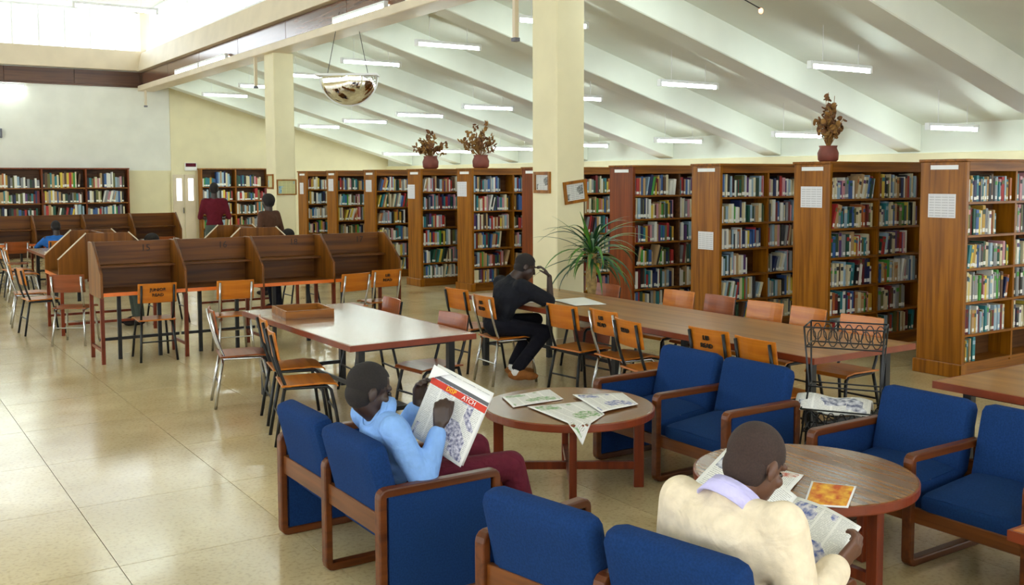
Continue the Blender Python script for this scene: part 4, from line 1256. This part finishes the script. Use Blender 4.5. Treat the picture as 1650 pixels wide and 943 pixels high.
def seated(pel, face, knees, ankles, neck, head, shoulder=.165, hipw=.085, sh_drop=.045, lat=None):
    J = {}
    pel, neck = V(pel), V(neck)
    f = V(face); f.z = 0; f.normalize()
    lt = V((-f.y, f.x, 0)) if lat is None else V(lat)
    J['pelvis'], J['neck'], J['head'], J['face'] = pel, neck, V(head), V(face)
    J['sh_l'] = neck + lt * shoulder - V((0, 0, sh_drop)); J['sh_r'] = neck - lt * shoulder - V((0, 0, sh_drop))
    J['hip_l'] = pel + lt * hipw; J['hip_r'] = pel - lt * hipw
    J['kn_l'], J['kn_r'] = V(knees[0]), V(knees[1]); J['an_l'], J['an_r'] = V(ankles[0]), V(ankles[1])
    J['foot_l'] = J['foot_r'] = f
    return J
def arms(J, wl, wr, pl, pr, l1=.27, l2=.25):
    J['wr_l'], J['wr_r'] = V(wl), V(wr)
    J['el_l'] = ik(J['sh_l'], wl, l1, l2, pl); J['el_r'] = ik(J['sh_r'], wr, l1, l2, pr)

# man in the light blue shirt reading a newspaper
J = seated((2.10, 4.07, .47), (1, -.06, -.28), ((2.56, 4.20, .52), (2.57, 3.90, .50)), ((2.66, 4.22, .10), (2.68, 3.88, .10)), (1.97, 4.08, .80), (1.93, 4.085, .90), shoulder=.175)
J['head_up'] = V((.12, 0, 1))
arms(J, (2.24, 4.21, .775), (2.165, 3.865, .745), (2.2, 4.4, .3), (2.05, 3.75, .2))
person('man in light blue shirt and maroon trousers reading a newspaper in the blue armchair', J, ('shirt_blue', 'maroon'), 'skin2', 'hair', .0058, .93, collar='shirt_blue', collar_r=1.16, knit=.008, head_scale=1.06, wide=1.08,
       hands={'l': ((.10, -.10, 1), (.2, -1, 0), 1, 45, 4, 30), 'r': ((.22, .12, 1), (.6, .8, -.1), -1, 55, 4, 20)})
# his newspaper: two leaves meeting at a fold
def page(name, label, a, b, c, d, mat, bow=.012, parent=None):
    a, b, c, d = map(V, (a, b, c, d)); n = (b - a).cross(d - a).normalized()
    m = MB(); m.grid(lambda u, v: a.lerp(b, u).lerp(d.lerp(c, u), v) + n * bow * math.sin(math.pi * u), 10, 10)
    o = m.build(name, mat, parent, uv=True, smooth=True, solid=.002)
    return o
np_ = thing('newspaper', 'newspaper with red masthead held up by the man in light blue', 'newspaper', (2.25, 3.95, .55), 0, 'newspapers and papers')
def rel(p): return V(p) - V((2.25, 3.95, .55))
TL, TR, BR, BL = (2.285, 4.10, .965), (2.395, 3.79, .865), (2.235, 3.80, .565), (2.125, 4.08, .675)
pg = page('front_page', '', rel(BL), rel(BR), rel(TR), rel(TL), M['front_page'])
pg.parent = np_; 
bk = page('inner_page', '', rel(V(BL) + V((.012, .006, -.004))), rel(V(BR) + V((.02, .012, .0))), rel(V(TR) + V((.02, .012, .012))), rel(V(TL) + V((.012, .006, .012))), M['news'])
bk.parent = np_
ux = (V(TR) - V(TL)).normalized(); uy = (V(TL) - V(BL)).normalized(); un = ux.cross(uy).normalized(); uy = un.cross(ux)
def pp(u, v, off=.014): return rel(V(BL).lerp(V(BR), u).lerp(V(TL).lerp(V(TR), u), v)) + un * off
tt = text('masthead', 'DISP', .030, plain('yellow_ink', srgb(244, 196, 40), .8), pg, frame_m(pp(.40, .805, .0135), ux, uy), .0006); 
tt = text('masthead', 'ATCH', .030, M['paper'], pg, frame_m(pp(.72, .805, .0125), ux, uy), .0006)

tri = MB().add([pp(-.01, 1.01, .02), pp(-.01, .80, .022), pp(.30, 1.0, .024)], [(0, 1, 2)]).build('folded_corner', M['paper'], np_, solid=.002)
# man in cream reading at lower right
c11, s11 = math.cos(R(11)), math.sin(R(11))
SB = lambda x, y, z: V((2.03 + x * c11 - y * s11, 2.54 + x * s11 + y * c11, z))
J = seated(SB(.22, -.31, .46), (.86, .05, -.52), (SB(.70, -.20, .50), SB(.70, -.42, .50)), (SB(.78, -.18, .10), SB(.78, -.46, .10)), SB(.22, -.35, .835), SB(.32, -.375, .925), shoulder=.19, lat=(-s11, c11, 0))
J['head_up'] = V((.45, .05, .9))
arms(J, (2.50, 2.58, .68), (2.605, 2.045, .615), SB(.2, -.05, .2), SB(.12, -.66, .15))
person('man in cream jumper with lilac collar reading a wide open newspaper', J, ('cream_knit', 'grey_trouser'), 'skin', 'hair2', .0058, .93, collar='collar', collar_r=1.2, knit=.018, head_scale=1.12, wide=1.2,
       hands={'l': ((.75, .10, .2), (.1, -1, .1), 1, 40, 4, 30), 'r': ((.65, -.12, .45), (.0, 1, .2), -1, 50, 4, 30)})
np2 = thing('newspaper', 'wide open newspaper in the hands of the man in cream', 'newspaper', (2.58, 2.35, .55), 0, 'newspapers and papers')
rel2 = lambda p: V(p) - V((2.58, 2.35, .55))
LT, LB, RT, RB = V((2.775, 2.71, .815)), V((2.345, 2.62, .64)), V((2.85, 2.15, .655)), V((2.53, 2.04, .575))
CT, CB = (LT + RT) / 2 + V((.04, 0, -.05)), (LB + RB) / 2 + V((.03, 0, -.05))
page('left_page', '', rel2(LB), rel2(CB), rel2(CT), rel2(LT), M['news'], .015, np2)
page('right_page', '', rel2(CB), rel2(RB), rel2(RT), rel2(CT), M['news_blue'], .015, np2)

# man in black writing at the long table
J = seated((4.88, 7.62, .52), (.93, -.30, -.45), ((5.33, 7.66, .53), (5.27, 7.42, .45)), ((5.0, 7.56, .14), (4.90, 7.36, .14)), (5.00, 7.58, .93), (5.13, 7.54, 1.045), shoulder=.20, lat=(.10, .99, 0))
J['head_up'] = V((.5, -.1, .85))
arms(J, (5.42, 7.72, .73), (5.30, 7.40, .955), (5.1, 8.1, .5), (5.4, 7.1, .4))
J['el_r'] = V((5.26, 7.33, .735))
J['foot_l'] = J['foot_r'] = V((.8, -.5, 0))
person('man in black T-shirt bent over the long table with a hand at his forehead', J, ('black_cloth', 'black_trouser'), 'skin2', 'hair', .008, .46, shoes='tan_shoe', knit=.02, wide=1.22, socks=True,
       hands={'r': ((-.45, .25, .75), (-.5, .3, .2), 1, 35), 'l': ((.9, -.3, 0), (0, 0, -1), 1, 25)})

# people among the far shelves
def standing(x, y, H_, face, arm='down'):
    k = H_ / 1.75
    f = V(face).normalized(); l = V((-f.y, f.x, 0))
    b = V((x, y, 0)); z = V((0, 0, k))
    J = dict(pelvis=b + z * .95, neck=b + z * 1.46, head=b + z * 1.62 + f * .02, face=f)
    J['sh_l'] = b + z * 1.42 + l * .175; J['sh_r'] = b + z * 1.42 - l * .175
    J['hip_l'] = b + z * .92 + l * .085; J['hip_r'] = b + z * .92 - l * .085
    for s_, sg in (('l', 1), ('r', -1)):
        J['kn_' + s_] = b + z * .50 + l * sg * .09 + f * .02; J['an_' + s_] = b + V((0, 0, .085)) + l * sg * .09
        J['foot_' + s_] = f
        J['el_' + s_] = b + z * 1.13 + l * sg * .25 - f * .03
        J['wr_' + s_] = (b + z * 1.12 + l * sg * .20 + f * .20) if arm == 'up' else (b + z * .88 + l * sg * .25 + f * .05)
    return J
person('standing man in maroon jumper browsing the wall shelves', standing(5.50, 17.95, 1.80, (.3, 1, 0), 'up'), ('red_knit', 'grey_trouser'), 'skin2', 'hair', .013, .92)
person('standing woman in brown jacket in front of the far column', standing(5.60, 15.45, 1.60, (-.5, 1, 0)), ('brown_jacket', 'black_trouser'), 'skin2', 'hair', .013, .92, hair_len=.018, female=True)
def desk_sitter(label, x, y, f, cl, zt=1.2):
    f = V(f).normalized(); l = V((-f.y, f.x, 0)); b = V((x, y, 0))
    z = lambda h: V((0, 0, h))
    J = seated(b + z(.50), f + z(-.4), (b + f * .40 + l * .1 + z(.50), b + f * .40 - l * .1 + z(.50)), (b + f * .36 + l * .1 + z(.09), b + f * .36 - l * .1 + z(.09)), b + f * .10 + z(zt - .27), b + f * .17 + z(zt - .12), shoulder=.175)
    arms(J, b + f * .42 + l * .12 + z(.76), b + f * .42 - l * .12 + z(.76), b + l * .5 + z(.6), b - l * .5 + z(.6))
    person(label, J, cl, 'skin2', 'hair', .013, .92)
desk_sitter('reader in bright blue shirt hunched at the back row of carrels', 3.06, 18.95, (0, 1, 0), ('blue_shirt', 'grey_trouser'), 1.13)
desk_sitter('reader whose head just shows behind the front row of carrels', 3.42, 13.27, (-1, 0, 0), ('grey_cloth', 'grey_trouser'), 1.16)
desk_sitter('reader whose dark hair shows at the right of the far carrel', 5.33, 13.5, (-1, 0, 0), ('black_cloth', 'black_trouser'), 1.15)
for n, (x, y, rz) in enumerate(((3.06, 18.93, 90), (3.42, 13.27, 180), (5.33, 13.5, 180))):
    chair('k', (x, y), R(rz), ['black framed chair under the reader in bright blue', 'black framed chair under the reader behind the front carrels', 'black framed chair under the dark haired reader at the far carrel'][n])
